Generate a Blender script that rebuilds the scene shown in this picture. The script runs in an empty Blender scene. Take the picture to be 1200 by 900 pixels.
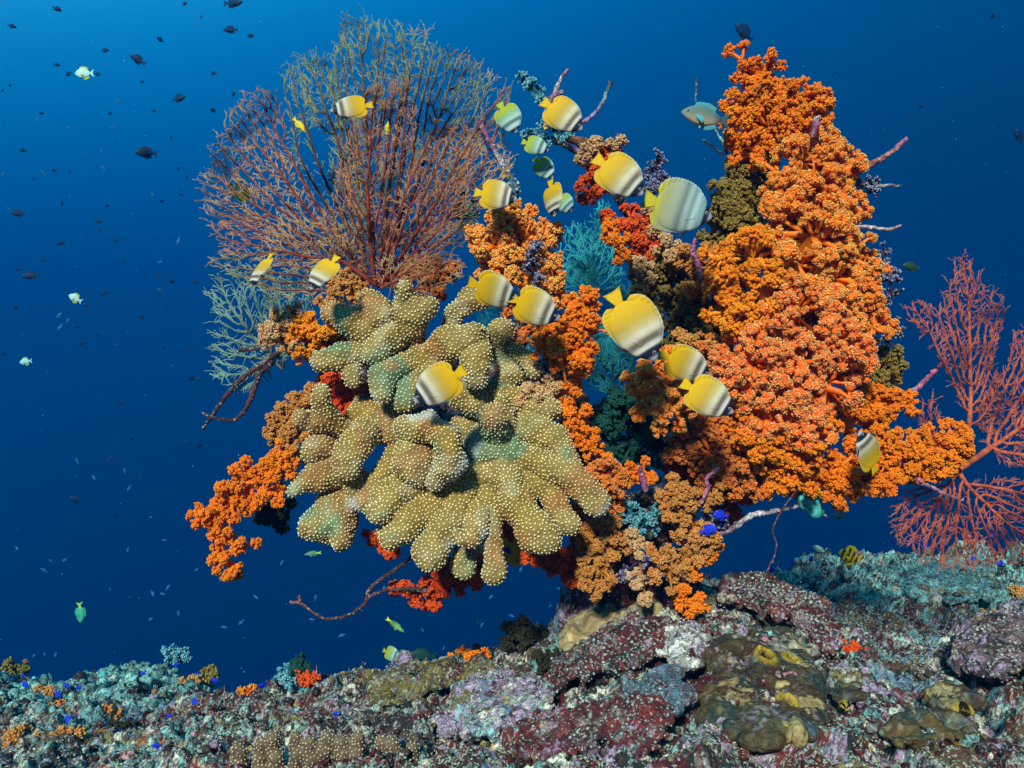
import bpy, math, random
import numpy as np
from mathutils import Matrix, Vector

# ------------------------------------------------------------------ camera, water light, sun
sc = bpy.context.scene
COL = bpy.data.collections.new("reef"); sc.collection.children.link(COL)
F = 900.0                                   # focal length in photo pixels (photo 1200 wide)
def at(px, py, Y):
    return np.array([(px-600.0)/F*Y, Y, (450.0-py)/F*Y])
cam = bpy.data.objects.new("camera", bpy.data.cameras.new("camera"))
cam.data.sensor_width = 36; cam.data.lens = 36*F/1200.0
cam.data.clip_start = 0.02; cam.data.clip_end = 400
cam.rotation_euler = (math.radians(90), 0, 0)
COL.objects.link(cam); sc.camera = cam

SUN_EL, SUN_AZ = 33.0, 196.0                # sun lamp in place of the camera flash: from behind, above, a little left
sd = bpy.data.lights.new("sun", 'SUN'); sd.energy = 5.0; sd.angle = math.radians(7.0); sd.color = (1.0, .92, .80)
sun = bpy.data.objects.new("sun", sd); COL.objects.link(sun)
_e, _a = math.radians(SUN_EL), math.radians(SUN_AZ)
_dir = Vector((math.cos(_e)*math.sin(_a), math.cos(_e)*math.cos(_a), math.sin(_e)))   # towards the sun
sun.rotation_euler = (-_dir).to_track_quat('-Z', 'Y').to_euler()
sun.location = _dir*10

w = bpy.data.worlds.new("World"); sc.world = w; w.use_nodes = True
nt = w.node_tree; nt.nodes.clear()
out = nt.nodes.new('ShaderNodeOutputWorld'); bg = nt.nodes.new('ShaderNodeBackground')
tc = nt.nodes.new('ShaderNodeTexCoord'); dt = nt.nodes.new('ShaderNodeVectorMath'); dt.operation = 'DOT_PRODUCT'
L = Vector((-0.34, 0.0, 0.94)).normalized(); dt.inputs[1].default_value = L
mr = nt.nodes.new('ShaderNodeMapRange'); mr.inputs[1].default_value = -1; mr.inputs[2].default_value = 1
rp = nt.nodes.new('ShaderNodeValToRGB'); rp.color_ramp.interpolation = 'B_SPLINE'
els = [(-1.0, (0, .003, .012)), (-.42, (0, .009, .038)), (-.15, (0, .019, .064)), (.05, (0, .037, .115)), (.25, (0, .074, .22)),
       (.40, (0, .115, .34)), (.55, (.0, .27, .62)), (1.0, (.12, .70, 1.0))]
cr = rp.color_ramp
while len(cr.elements) < len(els): cr.elements.new(.5)
for e, (p, c) in zip(cr.elements, els): e.position = (p+1)/2; e.color = (*c, 1)
nt.links.new(tc.outputs['Generated'], dt.inputs[0]); nt.links.new(dt.outputs['Value'], mr.inputs[0])
nt.links.new(mr.outputs[0], rp.inputs[0]); nt.links.new(rp.outputs[0], bg.inputs[0]); nt.links.new(bg.outputs[0], out.inputs[0])
bg.inputs[1].default_value = 1.0
sc.view_settings.view_transform = 'Standard'; sc.view_settings.look = 'None'
sc.view_settings.exposure = 0.38; sc.view_settings.gamma = 1.0
sc.cycles.max_bounces = 5; sc.cycles.diffuse_bounces = 3; sc.cycles.glossy_bounces = 1
sc.cycles.transmission_bounces = 1; sc.cycles.volume_bounces = 0; sc.cycles.transparent_max_bounces = 4
sc.cycles.caustics_reflective = False; sc.cycles.caustics_refractive = False

# ------------------------------------------------------------------ numeric helpers
def hash3(ix, iy, iz, seed):
    h = (ix.astype(np.int64)*374761393 + iy.astype(np.int64)*668265263 + iz.astype(np.int64)*2147483647 + seed*974634777) & 0xffffffff
    h = ((h ^ (h >> 13))*1274126177) & 0xffffffff
    h = ((h ^ (h >> 16))*2246822519) & 0xffffffff
    return ((h ^ (h >> 15)) & 0xffffff)/float(0xffffff)
def vnoise(P, s, seed=0):
    Q = P*s; I = np.floor(Q); f = Q-I; f = f*f*(3-2*f); I = I.astype(np.int64); r = 0
    for dx in (0, 1):
        for dy in (0, 1):
            for dz in (0, 1):
                wgt = (f[:, 0] if dx else 1-f[:, 0])*(f[:, 1] if dy else 1-f[:, 1])*(f[:, 2] if dz else 1-f[:, 2])
                r = r+wgt*hash3(I[:, 0]+dx, I[:, 1]+dy, I[:, 2]+dz, seed)
    return r
def fbm(P, s, seed=0, o=3):
    r = 0; a = .5; t = 0
    for k in range(o):
        r = r+a*vnoise(P, s*2.03**k, seed+k*17); t += a; a *= .5
    return r/t
def worley(P, s, seed=0):
    Q = P*s; I = np.floor(Q).astype(np.int64); best = np.full(len(P), 9.0)
    for dx in (-1, 0, 1):
        for dy in (-1, 0, 1):
            for dz in (-1, 0, 1):
                J = I+np.array([dx, dy, dz])
                c = np.stack([J[:, k]+hash3(J[:, 0], J[:, 1], J[:, 2], seed+k*7) for k in range(3)], 1)
                best = np.minimum(best, ((c-Q)**2).sum(1))
    return np.sqrt(best)
def unit(v): return v/(np.linalg.norm(v, axis=-1, keepdims=True)+1e-12)
def smooth(x, a, b):
    t = np.clip((x-a)/(b-a), 0, 1); return t*t*(3-2*t)

# ------------------------------------------------------------------ mesh collector
def ico(sub=0):
    t = (1+5**.5)/2
    v = [(-1, t, 0), (1, t, 0), (-1, -t, 0), (1, -t, 0), (0, -1, t), (0, 1, t), (0, -1, -t), (0, 1, -t), (t, 0, -1), (t, 0, 1), (-t, 0, -1), (-t, 0, 1)]
    f = [(0, 11, 5), (0, 5, 1), (0, 1, 7), (0, 7, 10), (0, 10, 11), (1, 5, 9), (5, 11, 4), (11, 10, 2), (10, 7, 6), (7, 1, 8), (3, 9, 4), (3, 4, 2),
         (3, 2, 6), (3, 6, 8), (3, 8, 9), (4, 9, 5), (2, 4, 11), (6, 2, 10), (8, 6, 7), (9, 8, 1)]
    v = [np.array(p)/np.linalg.norm(p) for p in v]
    for _ in range(sub):
        mid = {}; nf = []
        def m(a, b):
            k = (min(a, b), max(a, b))
            if k not in mid:
                p = v[a]+v[b]; v.append(p/np.linalg.norm(p)); mid[k] = len(v)-1
            return mid[k]
        for a, b, c in f:
            x, y, z = m(a, b), m(b, c), m(c, a); nf += [(a, x, z), (b, y, x), (c, z, y), (x, y, z)]
        f = nf
    return np.array(v), np.array(f)
ICO0, ICO1, ICO2 = ico(0), ico(1), ico(2)
OCT = (np.array([(1, 0, 0), (-1, 0, 0), (0, 1, 0), (0, -1, 0), (0, 0, 1), (0, 0, -1)], float),
       np.array([(0, 2, 4), (2, 1, 4), (1, 3, 4), (3, 0, 4), (2, 0, 5), (1, 2, 5), (3, 1, 5), (0, 3, 5)]))

class MB:
    def __init__(s): s.V = []; s.C = []; s.T = []; s.Q = []; s.n = 0
    def add(s, V, C=None, tris=None, quads=None):
        V = np.asarray(V, float); C = np.asarray(C, float) if C is not None else np.array([.5, .5, .5])
        if C.ndim == 1: C = np.tile(C[None, :3], (len(V), 1))
        s.V.append(V); s.C.append(C[:, :3])
        if tris is not None and len(tris): s.T.append(np.asarray(tris)+s.n)
        if quads is not None and len(quads): s.Q.append(np.asarray(quads)+s.n)
        s.n += len(V)
    def blobs(s, P, R, C, tpl=ICO0, rng=None, squash=None, C2=None, N=None):
        """many small spheres; R scalar/array/(n,3); C2 = colour on the outward side (N = outward normals)"""
        P = np.asarray(P, float); n = len(P)
        if n == 0: return
        tv, tf = tpl; R = np.asarray(R, float)
        if R.ndim == 0: R = np.full(n, float(R))
        if R.ndim == 1: R = R[:, None, None]
        else: R = R[:, None, :]
        T = np.tile(tv[None], (n, 1, 1))
        if rng is not None:
            q = rng.normal(size=(n, 4)); q /= np.linalg.norm(q, axis=1)[:, None]; a, b, c, d = q.T
            M = np.stack([1-2*(c*c+d*d), 2*(b*c-d*a), 2*(b*d+c*a), 2*(b*c+d*a), 1-2*(b*b+d*d), 2*(c*d-b*a), 2*(b*d-c*a), 2*(c*d+b*a), 1-2*(b*b+c*c)], 1).reshape(n, 3, 3)
            T = np.einsum('nij,nkj->nki', M, T*R) if squash else np.einsum('nij,nkj->nki', M, T)*R
        else: T = T*R
        V = (P[:, None]+T).reshape(-1, 3)
        C = np.asarray(C, float)
        if C.ndim == 1: C = np.tile(C, (n, 1))
        CC = np.repeat(C, len(tv), 0)
        if C2 is not None:
            C2 = np.asarray(C2, float)
            if C2.ndim == 1: C2 = np.tile(C2, (n, 1))
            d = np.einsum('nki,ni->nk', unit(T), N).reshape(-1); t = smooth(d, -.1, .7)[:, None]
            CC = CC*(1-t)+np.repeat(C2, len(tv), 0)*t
        tris = (tf[None]+(np.arange(n)*len(tv))[:, None, None]).reshape(-1, 3)
        s.add(V, CC, tris=tris)
    def tubes(s, P, par, R, C, k=5, ref=(0, 1, 0)):
        """ring at every node, joined to the ring of its parent (par<0: root)"""
        P = np.asarray(P, float); par = np.asarray(par); n = len(P); R = np.asarray(R, float)
        if n < 2: return
        pp = np.where(par < 0, 0, par); D = P-P[pp]
        root = par < 0
        ch = np.full(n, -1)
        ch[pp[~root]] = np.nonzero(~root)[0]
        for i in np.nonzero(root)[0]:
            if ch[i] >= 0: D[i] = P[ch[i]]-P[i]
        nx = np.where((ch >= 0)[:, None], P[np.where(ch >= 0, ch, 0)]-P, D)
        D = unit(unit(D)+unit(nx)*.8)
        rf = np.tile(np.array(ref, float), (n, 1)); rf[np.abs((D*rf).sum(1)) > .93] = (1, 0, 0.2)
        A = unit(np.cross(D, rf)); B = np.cross(D, A)
        a = np.arange(k)*2*math.pi/k
        ring = P[:, None]+R[:, None, None]*(A[:, None]*np.cos(a)[None, :, None]+B[:, None]*np.sin(a)[None, :, None])
        C = np.asarray(C, float)
        if C.ndim == 1: C = np.tile(C, (n, 1))
        i = np.nonzero(~root)[0]; j = pp[i]; q = []
        for u in range(k):
            v = (u+1) % k; q.append(np.stack([j*k+u, j*k+v, i*k+v, i*k+u], 1))
        V = ring.reshape(-1, 3); CC = np.repeat(C, k, 0)
        tips = np.nonzero(ch < 0)[0]; base = len(V)
        V = np.concatenate([V, P[tips]+D[tips]*R[tips, None]*.9]); CC = np.concatenate([CC, C[tips]])
        t = []
        for u in range(k):
            v = (u+1) % k; t.append(np.stack([tips*k+u, tips*k+v, base+np.arange(len(tips))], 1))
        s.add(V, CC, tris=np.concatenate(t), quads=np.concatenate(q))
    def build(s, name, m, parent=None, origin=None, flat=False):
        V = np.concatenate(s.V); C = np.concatenate(s.C)
        if origin is not None: V = V-np.asarray(origin)
        T = np.concatenate(s.T) if s.T else np.zeros((0, 3), int); Q = np.concatenate(s.Q) if s.Q else np.zeros((0, 4), int)
        me = bpy.data.meshes.new(name); me.vertices.add(len(V)); me.vertices.foreach_set('co', V.astype(np.float32).ravel())
        nl = len(T)*3+len(Q)*4; me.loops.add(nl)
        me.loops.foreach_set('vertex_index', np.concatenate([T.ravel(), Q.ravel()]).astype(np.int32))
        npoly = len(T)+len(Q); me.polygons.add(npoly)
        ls = np.concatenate([np.arange(len(T))*3, len(T)*3+np.arange(len(Q))*4]).astype(np.int32)
        me.polygons.foreach_set('loop_start', ls)
        me.polygons.foreach_set('use_smooth', np.full(npoly, not flat))
        me.update(calc_edges=True)
        at_ = me.color_attributes.new('Col', 'FLOAT_COLOR', 'POINT')
        at_.data.foreach_set('color', np.concatenate([C, np.ones((len(C), 1))], 1).astype(np.float32).ravel())
        me.materials.append(m)
        o = bpy.data.objects.new(name, me); COL.objects.link(o)
        if parent is not None: o.parent = parent
        elif origin is not None: o.location = origin
        return o

def tag(o, label=None, cat=None, group=None, kind=None):
    for k, v in (('label', label), ('category', cat), ('group', group), ('kind', kind)):
        if v: o[k] = v
    return o
def thing(name, label, cat, loc, group=None):
    o = bpy.data.objects.new(name, None); COL.objects.link(o); o.location = loc; o.empty_display_size = .05
    return tag(o, label, cat, group)

# ------------------------------------------------------------------ materials (all take the object's own colour map)
def mat(name, rough=.6, spec=.3, bump=0, bscale=200, var=.15, vscale=60, trans=0, mottle=False):
    m = bpy.data.materials.new(name); m.use_nodes = True; t = m.node_tree; b = t.nodes['Principled BSDF']
    a = t.nodes.new('ShaderNodeAttribute'); a.attribute_name = 'Col'
    n = t.nodes.new('ShaderNodeTexNoise'); n.inputs['Scale'].default_value = vscale; n.inputs['Detail'].default_value = 5; n.inputs['Roughness'].default_value = .65
    tcn = t.nodes.new('ShaderNodeTexCoord'); t.links.new(tcn.outputs['Object'], n.inputs['Vector'])
    mrn = t.nodes.new('ShaderNodeMapRange'); mrn.inputs[1].default_value = .3; mrn.inputs[2].default_value = .7
    mrn.inputs[3].default_value = 1-var; mrn.inputs[4].default_value = 1+var
    t.links.new(n.outputs['Fac'], mrn.inputs[0])
    mx = t.nodes.new('ShaderNodeVectorMath'); mx.operation = 'SCALE'
    t.links.new(a.outputs['Color'], mx.inputs[0]); t.links.new(mrn.outputs[0], mx.inputs['Scale'])
    if mottle:          # fine crust: dark pits and pale specks a few millimetres across
        src = mx
        for sc_m, lo, hi, colr, fac, off in ((95, .47, .40, (.018, .016, .014), .62, 0), (120, .59, .65, (.46, .44, .36), .6, 7), (60, .58, .62, (.10, .03, .03), .6, 13)):
            nm = t.nodes.new('ShaderNodeTexNoise'); nm.inputs['Scale'].default_value = sc_m; nm.inputs['Detail'].default_value = 3
            ad = t.nodes.new('ShaderNodeVectorMath'); ad.inputs[1].default_value = (off, off, off); t.links.new(tcn.outputs['Object'], ad.inputs[0]); t.links.new(ad.outputs[0], nm.inputs['Vector'])
            mm = t.nodes.new('ShaderNodeMapRange'); mm.inputs[1].default_value = lo; mm.inputs[2].default_value = hi; mm.inputs[3].default_value = 0; mm.inputs[4].default_value = fac
            t.links.new(nm.outputs['Fac'], mm.inputs[0]); mc = t.nodes.new('ShaderNodeMixRGB'); mc.inputs[2].default_value = (*colr, 1)
            t.links.new(mm.outputs[0], mc.inputs[0]); t.links.new(src.outputs[0], mc.inputs[1]); src = mc
        mx = src
    t.links.new(mx.outputs[0], b.inputs['Base Color'])
    b.inputs['Roughness'].default_value = rough; b.inputs['Specular IOR Level'].default_value = spec
    if trans:
        tr = t.nodes.new('ShaderNodeBsdfTranslucent'); t.links.new(mx.outputs[0], tr.inputs[0])
        ms = t.nodes.new('ShaderNodeMixShader'); ms.inputs[0].default_value = trans
        t.links.new(b.outputs[0], ms.inputs[1]); t.links.new(tr.outputs[0], ms.inputs[2])
        t.links.new(ms.outputs[0], t.nodes['Material Output'].inputs[0])
    if bump:
        nb = t.nodes.new('ShaderNodeTexNoise'); nb.inputs['Scale'].default_value = bscale; nb.inputs['Detail'].default_value = 4
        t.links.new(tcn.outputs['Object'], nb.inputs['Vector'])
        bp = t.nodes.new('ShaderNodeBump'); bp.inputs['Strength'].default_value = bump; bp.inputs['Distance'].default_value = .01
        t.links.new(nb.outputs['Fac'], bp.inputs['Height']); t.links.new(bp.outputs[0], b.inputs['Normal'])
    return m
M_soft = mat('soft_coral_flesh', .45, .3, var=.12, vscale=80, trans=.22)
M_polyp = mat('soft_coral_polyps', .6, .15, var=.10, vscale=120, trans=.18)
M_fan = mat('gorgonian', .7, .2, var=.2, vscale=120)
M_stony = mat('stony_coral', .75, .2, bump=.3, bscale=260, var=.2, vscale=45)
M_rock = mat('encrusted_rock', .8, .2, bump=1.0, bscale=150, var=.5, vscale=170, mottle=True)
M_branch = mat('encrusted_branch', .7, .3, bump=.8, bscale=220, var=.4, vscale=160, mottle=True)
M_sponge = mat('sponge_skin', .85, .15, bump=.9, bscale=110, var=.4, vscale=90)
M_fish = mat('fish_scales', .6, .12, bump=.05, bscale=60, var=.05, vscale=8)
M_far = mat('distant_fish_skin', .7, .2, var=.1, vscale=4)

HAZE = .065
# ------------------------------------------------------------------ the water as air: one closed box of haze
def haze():
    mb = MB(); x0, x1, y0, y1, z0, z1 = -32, 32, -1.0, 50, -29, 7.5
    V = [(x, y, z) for x in (x0, x1) for y in (y0, y1) for z in (z0, z1)]
    mb.add(V, quads=[(0, 1, 3, 2), (4, 6, 7, 5), (0, 4, 5, 1), (2, 3, 7, 6), (0, 2, 6, 4), (1, 5, 7, 3)])
    m = bpy.data.materials.new('water_haze'); m.use_nodes = True; t = m.node_tree
    t.nodes.remove(t.nodes['Principled BSDF']); v = t.nodes.new('ShaderNodeVolumePrincipled')
    v.inputs['Color'].default_value = (.0, .028, .085, 1); v.inputs['Density'].default_value = HAZE
    v.inputs['Absorption Color'].default_value = (.02, .45, .62, 1)
    v.inputs['Anisotropy'].default_value = 0.0; v.inputs['Density Attribute'].default_value = ''
    t.links.new(v.outputs[0], t.nodes['Material Output'].inputs['Volume'])
    o = mb.build('haze', m, flat=True); o['kind'] = 'stuff'; o['label'] = 'blue water that fades far things'
    o.data.materials[0].volume_intersection_method = 'FAST' if hasattr(m, 'volume_intersection_method') else None
    return o


# ------------------------------------------------------------------ palettes
MAROON = (.075, .012, .014); MAROON2 = (.15, .028, .022); BROWN = (.10, .06, .03); LILAC = (.36, .24, .35); CREAM = (.62, .57, .43)
TEALG = (.11, .26, .24); TEALP = (.23, .47, .41); OLIVE = (.20, .15, .05); PINK = (.50, .22, .25); DARK = (.02, .022, .022); BLUEG = (.12, .20, .26)
OCHRE = (.42, .25, .05); AQUA = (.07, .40, .36); RUST = (.36, .10, .015); GREYG = (.22, .26, .20)
def patchwork(P, cols, wts, freq=12, seed=0, amp=1.0):
    """colour patches (encrusting growth, painted crevice shade, water tint): the strongest of several noise fields wins; wts may be arrays"""
    P = P*np.array([1, 1, .35]) if freq < 100 and len(P) > 200000 else P
    P = P+(np.stack([vnoise(P*[1, 1, .3], 110, seed+k) for k in (1, 2, 3)], 1)-.5)*.030
    best = None; out = np.zeros((len(P), 3))
    for i, (c, wt) in enumerate(zip(cols, wts)):
        f = amp*(fbm(P, freq*(1+.25*(i % 4)), seed+31*i, 4)-.5)*2+wt
        if best is None: best = f; out[:] = c
        else:
            m = f > best; out[m] = c; best = np.maximum(best, f)
    return out

# ------------------------------------------------------------------ the reef floor, one sheet falling away into the blue
CP = {1.2: [(-500, 990), (0, 965), (300, 955), (500, 945), (700, 930), (900, 915), (1100, 930), (1200, 925), (1700, 940)],
      1.6: [(-500, 960), (0, 945), (300, 915), (500, 893), (700, 850), (900, 815), (1000, 835), (1120, 830), (1200, 800), (1700, 830)],
      2.0: [(-500, 920), (0, 900), (300, 860), (480, 830), (600, 800), (700, 757), (850, 728), (1000, 765), (1100, 775), (1200, 742), (1700, 780)],
      2.4: [(-500, 880), (0, 865), (150, 860), (300, 818), (400, 797), (500, 785), (600, 758), (680, 708), (850, 690), (950, 722), (1050, 745), (1200, 735), (1700, 740)],
      3.0: [(-500, 850), (0, 820), (100, 828), (200, 812), (300, 840), (400, 860), (550, 870), (750, 790), (900, 722), (1000, 695), (1100, 700), (1200, 695), (1700, 700)],
      3.8: [(-500, 810), (0, 793), (80, 808), (200, 785), (270, 842), (400, 930), (600, 920), (800, 730), (860, 690), (1000, 655), (1100, 662), (1200, 645), (1700, 630)],
      5.0: [(-500, 850), (0, 850), (200, 850), (400, 950), (600, 950), (850, 790), (1000, 740), (1200, 720), (1700, 700)],
      8.0: [(-500, 960), (0, 960), (400, 960), (800, 960), (1200, 900), (1700, 900)],
      16.: [(-500, 960), (300, 960), (900, 960), (1700, 930)], 45.: [(-500, 930), (300, 930), (900, 930), (1700, 930)]}
_pts = np.array([(a/300., math.log(Y)*3.0, b) for Y, r in CP.items() for a, b in r])
def _tps(r2): return .5*r2*np.log(r2+1e-9)
_X = _pts[:, :2]; _n = len(_X)
_K = _tps(((_X[:, None]-_X[None])**2).sum(2))+np.eye(_n)*.01; _Pm = np.concatenate([np.ones((_n, 1)), _X], 1)
_A = np.block([[_K, _Pm], [_Pm.T, np.zeros((3, 3))]]); _w = np.linalg.solve(_A, np.concatenate([_pts[:, 2], np.zeros(3)]))
def ground_py(px, Y):
    q = np.stack([np.ravel(px)/300., np.log(np.maximum(np.ravel(Y), 1.2))*3.0], 1); r = np.zeros(len(q))
    for a in range(0, len(q), 40000):
        qq = q[a:a+40000]; r[a:a+40000] = _tps(((qq[:, None]-_X[None])**2).sum(2)) @ _w[:_n]+_w[_n]+qq @ _w[_n+1:]
    return r
def ground_z(x, y):
    x = np.ravel(x); y = np.ravel(y); Ye = np.maximum(y, 1.2)
    return (450-ground_py(600+x/Ye*F, Ye))/F*Ye
def ground_disp(P):
    near = 1-smooth(P[:, 1], 6, 14)*.3+.7*smooth(P[:, 1], 2.5, 3.1)*smooth(P[:, 0], .2, .8)
    d = (fbm(P, 3.2, 5, 3)-.5)*.11+(.5-worley(P, 7, 3))*.06+(fbm(P, 12, 8, 3)-.5)*.09+(.5-worley(P, 34, 13))*.016+(fbm(P, 60, 4, 2)-.5)*.022+(.5-worley(P, 95, 14))*.006-np.abs(fbm(P, 9, 44, 3)-.5)*.15+.012
    return d*near
def gpt(px, py, off=0):
    """first point where the sight line through a photo pixel meets the reef floor"""
    Ys = np.geomspace(1.25, 7.5, 220); g = ground_py(np.full(220, float(px)), Ys)
    k = np.nonzero(g <= py)[0]
    Y = Ys[k[0]] if len(k) else Ys[np.argmin(g)]
    p = at(px, py, Y)
    z = ground_z(p[0], p[1])[0]; p[2] = z
    p[2] = z+ground_disp(p[None])[0]+off
    return p
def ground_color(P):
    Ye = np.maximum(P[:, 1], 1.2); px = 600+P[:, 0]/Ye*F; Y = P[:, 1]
    left = 1-smooth(px, 220, 420); far = smooth(Y, 2.5, 3.1); rightfar = far*smooth(px, 800, 900)  # far also shifts the palette to teal: water's red loss put into colour
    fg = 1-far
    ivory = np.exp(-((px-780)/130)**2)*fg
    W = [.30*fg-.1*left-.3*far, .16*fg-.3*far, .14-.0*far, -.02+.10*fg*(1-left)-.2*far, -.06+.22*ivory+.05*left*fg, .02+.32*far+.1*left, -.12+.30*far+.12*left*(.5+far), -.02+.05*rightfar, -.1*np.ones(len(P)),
         .12+.16*far, .0+.02*fg, -.35+.36*far*(1-rightfar)+.12*left, -.18+.12*left]  # DARK weight grows far off, painting shaded crevices
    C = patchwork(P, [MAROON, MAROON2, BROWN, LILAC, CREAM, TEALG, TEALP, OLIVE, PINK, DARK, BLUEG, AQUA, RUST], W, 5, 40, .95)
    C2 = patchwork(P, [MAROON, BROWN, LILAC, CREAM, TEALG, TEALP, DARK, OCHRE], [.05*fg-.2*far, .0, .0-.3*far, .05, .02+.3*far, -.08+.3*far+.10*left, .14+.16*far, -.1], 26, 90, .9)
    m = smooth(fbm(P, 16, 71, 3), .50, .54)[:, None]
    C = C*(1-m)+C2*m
    C3 = patchwork(P, [CREAM, DARK, TEALP, LILAC, MAROON2], [.0, .12+.12*far, .0+.15*far+.15*left, -.05-.3*far, .0-.3*far], 90, 150, .9)  # fine DARK specks paint crevice shade, more of them on the far reef
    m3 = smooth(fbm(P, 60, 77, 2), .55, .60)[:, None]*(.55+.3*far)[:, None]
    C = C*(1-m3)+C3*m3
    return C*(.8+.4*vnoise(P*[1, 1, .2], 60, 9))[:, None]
def build_ground():
    u = np.concatenate([np.linspace(-2.4, -.85, 110, endpoint=False), np.linspace(-.85, .85, 1050), np.linspace(.85, 2.4, 111)[1:]])
    Ys = np.concatenate([np.linspace(-.8, 1.2, 40, endpoint=False), np.geomspace(1.2, 6.5, 1050), np.geomspace(6.5, 46, 60)[1:]])
    U, YY = np.meshgrid(u, Ys); Ye = np.maximum(YY, 1.2); X = U*Ye
    P = np.stack([X.ravel(), YY.ravel(), ground_z(X, YY)], 1)
    d = ground_disp(P)
    P2 = P.copy(); P2[:, 2] += d
    P2[:, 0] += (vnoise(P, 22, 61)-.5)*.03; P2[:, 1] += (vnoise(P, 22, 62)-.5)*.03
    nr, nc = U.shape; idx = np.arange(nr*nc).reshape(nr, nc)
    q = np.stack([idx[:-1, :-1], idx[:-1, 1:], idx[1:, 1:], idx[1:, :-1]], -1).reshape(-1, 4)
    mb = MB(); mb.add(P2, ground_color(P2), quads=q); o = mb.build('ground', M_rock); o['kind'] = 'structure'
    return P2.reshape(nr, nc, 3), u, Ys

# ------------------------------------------------------------------ growing shapes
def remesh_shape(balls, voxel, sm=6):
    """union of ellipsoids (centre, radii) -> one smooth skin, as numpy arrays"""
    mb = MB(); tv, tf = ICO2
    for c, r in balls: mb.add(np.asarray(c)+tv*np.asarray(r), tris=tf)
    o = mb.build('tmp', M_rock)
    m = o.modifiers.new('r', 'REMESH'); m.mode = 'VOXEL'; m.voxel_size = voxel
    s = o.modifiers.new('s', 'SMOOTH'); s.factor = .5; s.iterations = sm
    dg = bpy.context.evaluated_depsgraph_get(); ev = o.evaluated_get(dg); me = ev.to_mesh()
    n = len(me.vertices); V = np.empty(n*3, np.float32); me.vertices.foreach_get('co', V); V = V.reshape(-1, 3).astype(float)
    N = np.empty(n*3, np.float32); me.vertices.foreach_get('normal', N); N = N.reshape(-1, 3).astype(float)
    Fc = np.empty(len(me.loops), np.int32); me.loops.foreach_get('vertex_index', Fc)
    q = Fc.reshape(-1, 4)
    ev.to_mesh_clear(); me0 = o.data; bpy.data.objects.remove(o); bpy.data.meshes.remove(me0)
    return V, N, q
def path_balls(path, Y0, flat=.75, dens=.45):
    """path: list of (px,py,r_px,dY) -> ellipsoids along it"""
    out = []
    for (a, b) in zip(path[:-1], path[1:]) if len(path) > 1 else [(path[0], path[0])]:
        d = math.hypot(b[0]-a[0], b[1]-a[1]); n = max(1, int(d/(min(a[2], b[2])*dens)))
        for i in range(n+1):
            t = i/n; px, py, r, dy = [a[k]*(1-t)+b[k]*t for k in range(4)]
            Y = Y0+dy; R = r*Y/F; out.append((at(px, py, Y), (R, R*flat, R)))
    return out
def surface_points(V, N, q, spacing, rng, over=6):
    a, b, c, d = [V[q[:, k]] for k in range(4)]
    ar = np.linalg.norm(np.cross(c-a, d-b), axis=1)*.5; n = int(ar.sum()/spacing**2*over)
    f = rng.choice(len(q), n, p=ar/ar.sum()); s, t = rng.random((2, n, 1))
    P = (a[f]*(1-s)+b[f]*s)*(1-t)+(d[f]*(1-s)+c[f]*s)*t; NN = unit(N[q[f, 0]]+N[q[f, 2]])
    cell = {}; keep = []; G = np.floor(P/spacing).astype(int).tolist(); PL = P.tolist(); s2 = spacing*spacing
    for i in range(n):
        gx, gy, gz = G[i]; x, y, z = PL[i]; ok = True
        for dx in (-1, 0, 1):
            for dy in (-1, 0, 1):
                for dz in (-1, 0, 1):
                    for j in cell.get((gx+dx, gy+dy, gz+dz), ()):
                        p = PL[j]
                        if (p[0]-x)**2+(p[1]-y)**2+(p[2]-z)**2 < s2: ok = False; break
                    if not ok: break
                if not ok: break
            if not ok: break
        if ok: cell.setdefault((gx, gy, gz), []).append(i); keep.append(i)
    return P[keep], NN[keep]
def densify(pts, step, rng=None, jit=0):
    """polyline (n,3+) -> evenly spaced, Catmull-Rom smoothed"""
    p = np.asarray(pts, float); p = np.concatenate([[2*p[0]-p[1]], p, [2*p[-1]-p[-2]]]); out = []
    for i in range(1, len(p)-2):
        n = max(2, int(np.linalg.norm(p[i+1, :3]-p[i, :3])/step))
        for k in range(n):
            t = k/n; out.append(.5*((2*p[i])+(-p[i-1]+p[i+1])*t+(2*p[i-1]-5*p[i]+4*p[i+1]-p[i+2])*t*t+(-p[i-1]+3*p[i]-3*p[i+1]+p[i+2])*t**3))
    out.append(p[-2]); o = np.array(out)
    if rng is not None and jit: o[1:-1, :3] += rng.normal(size=(len(o)-2, 3))*jit
    return o

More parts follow.
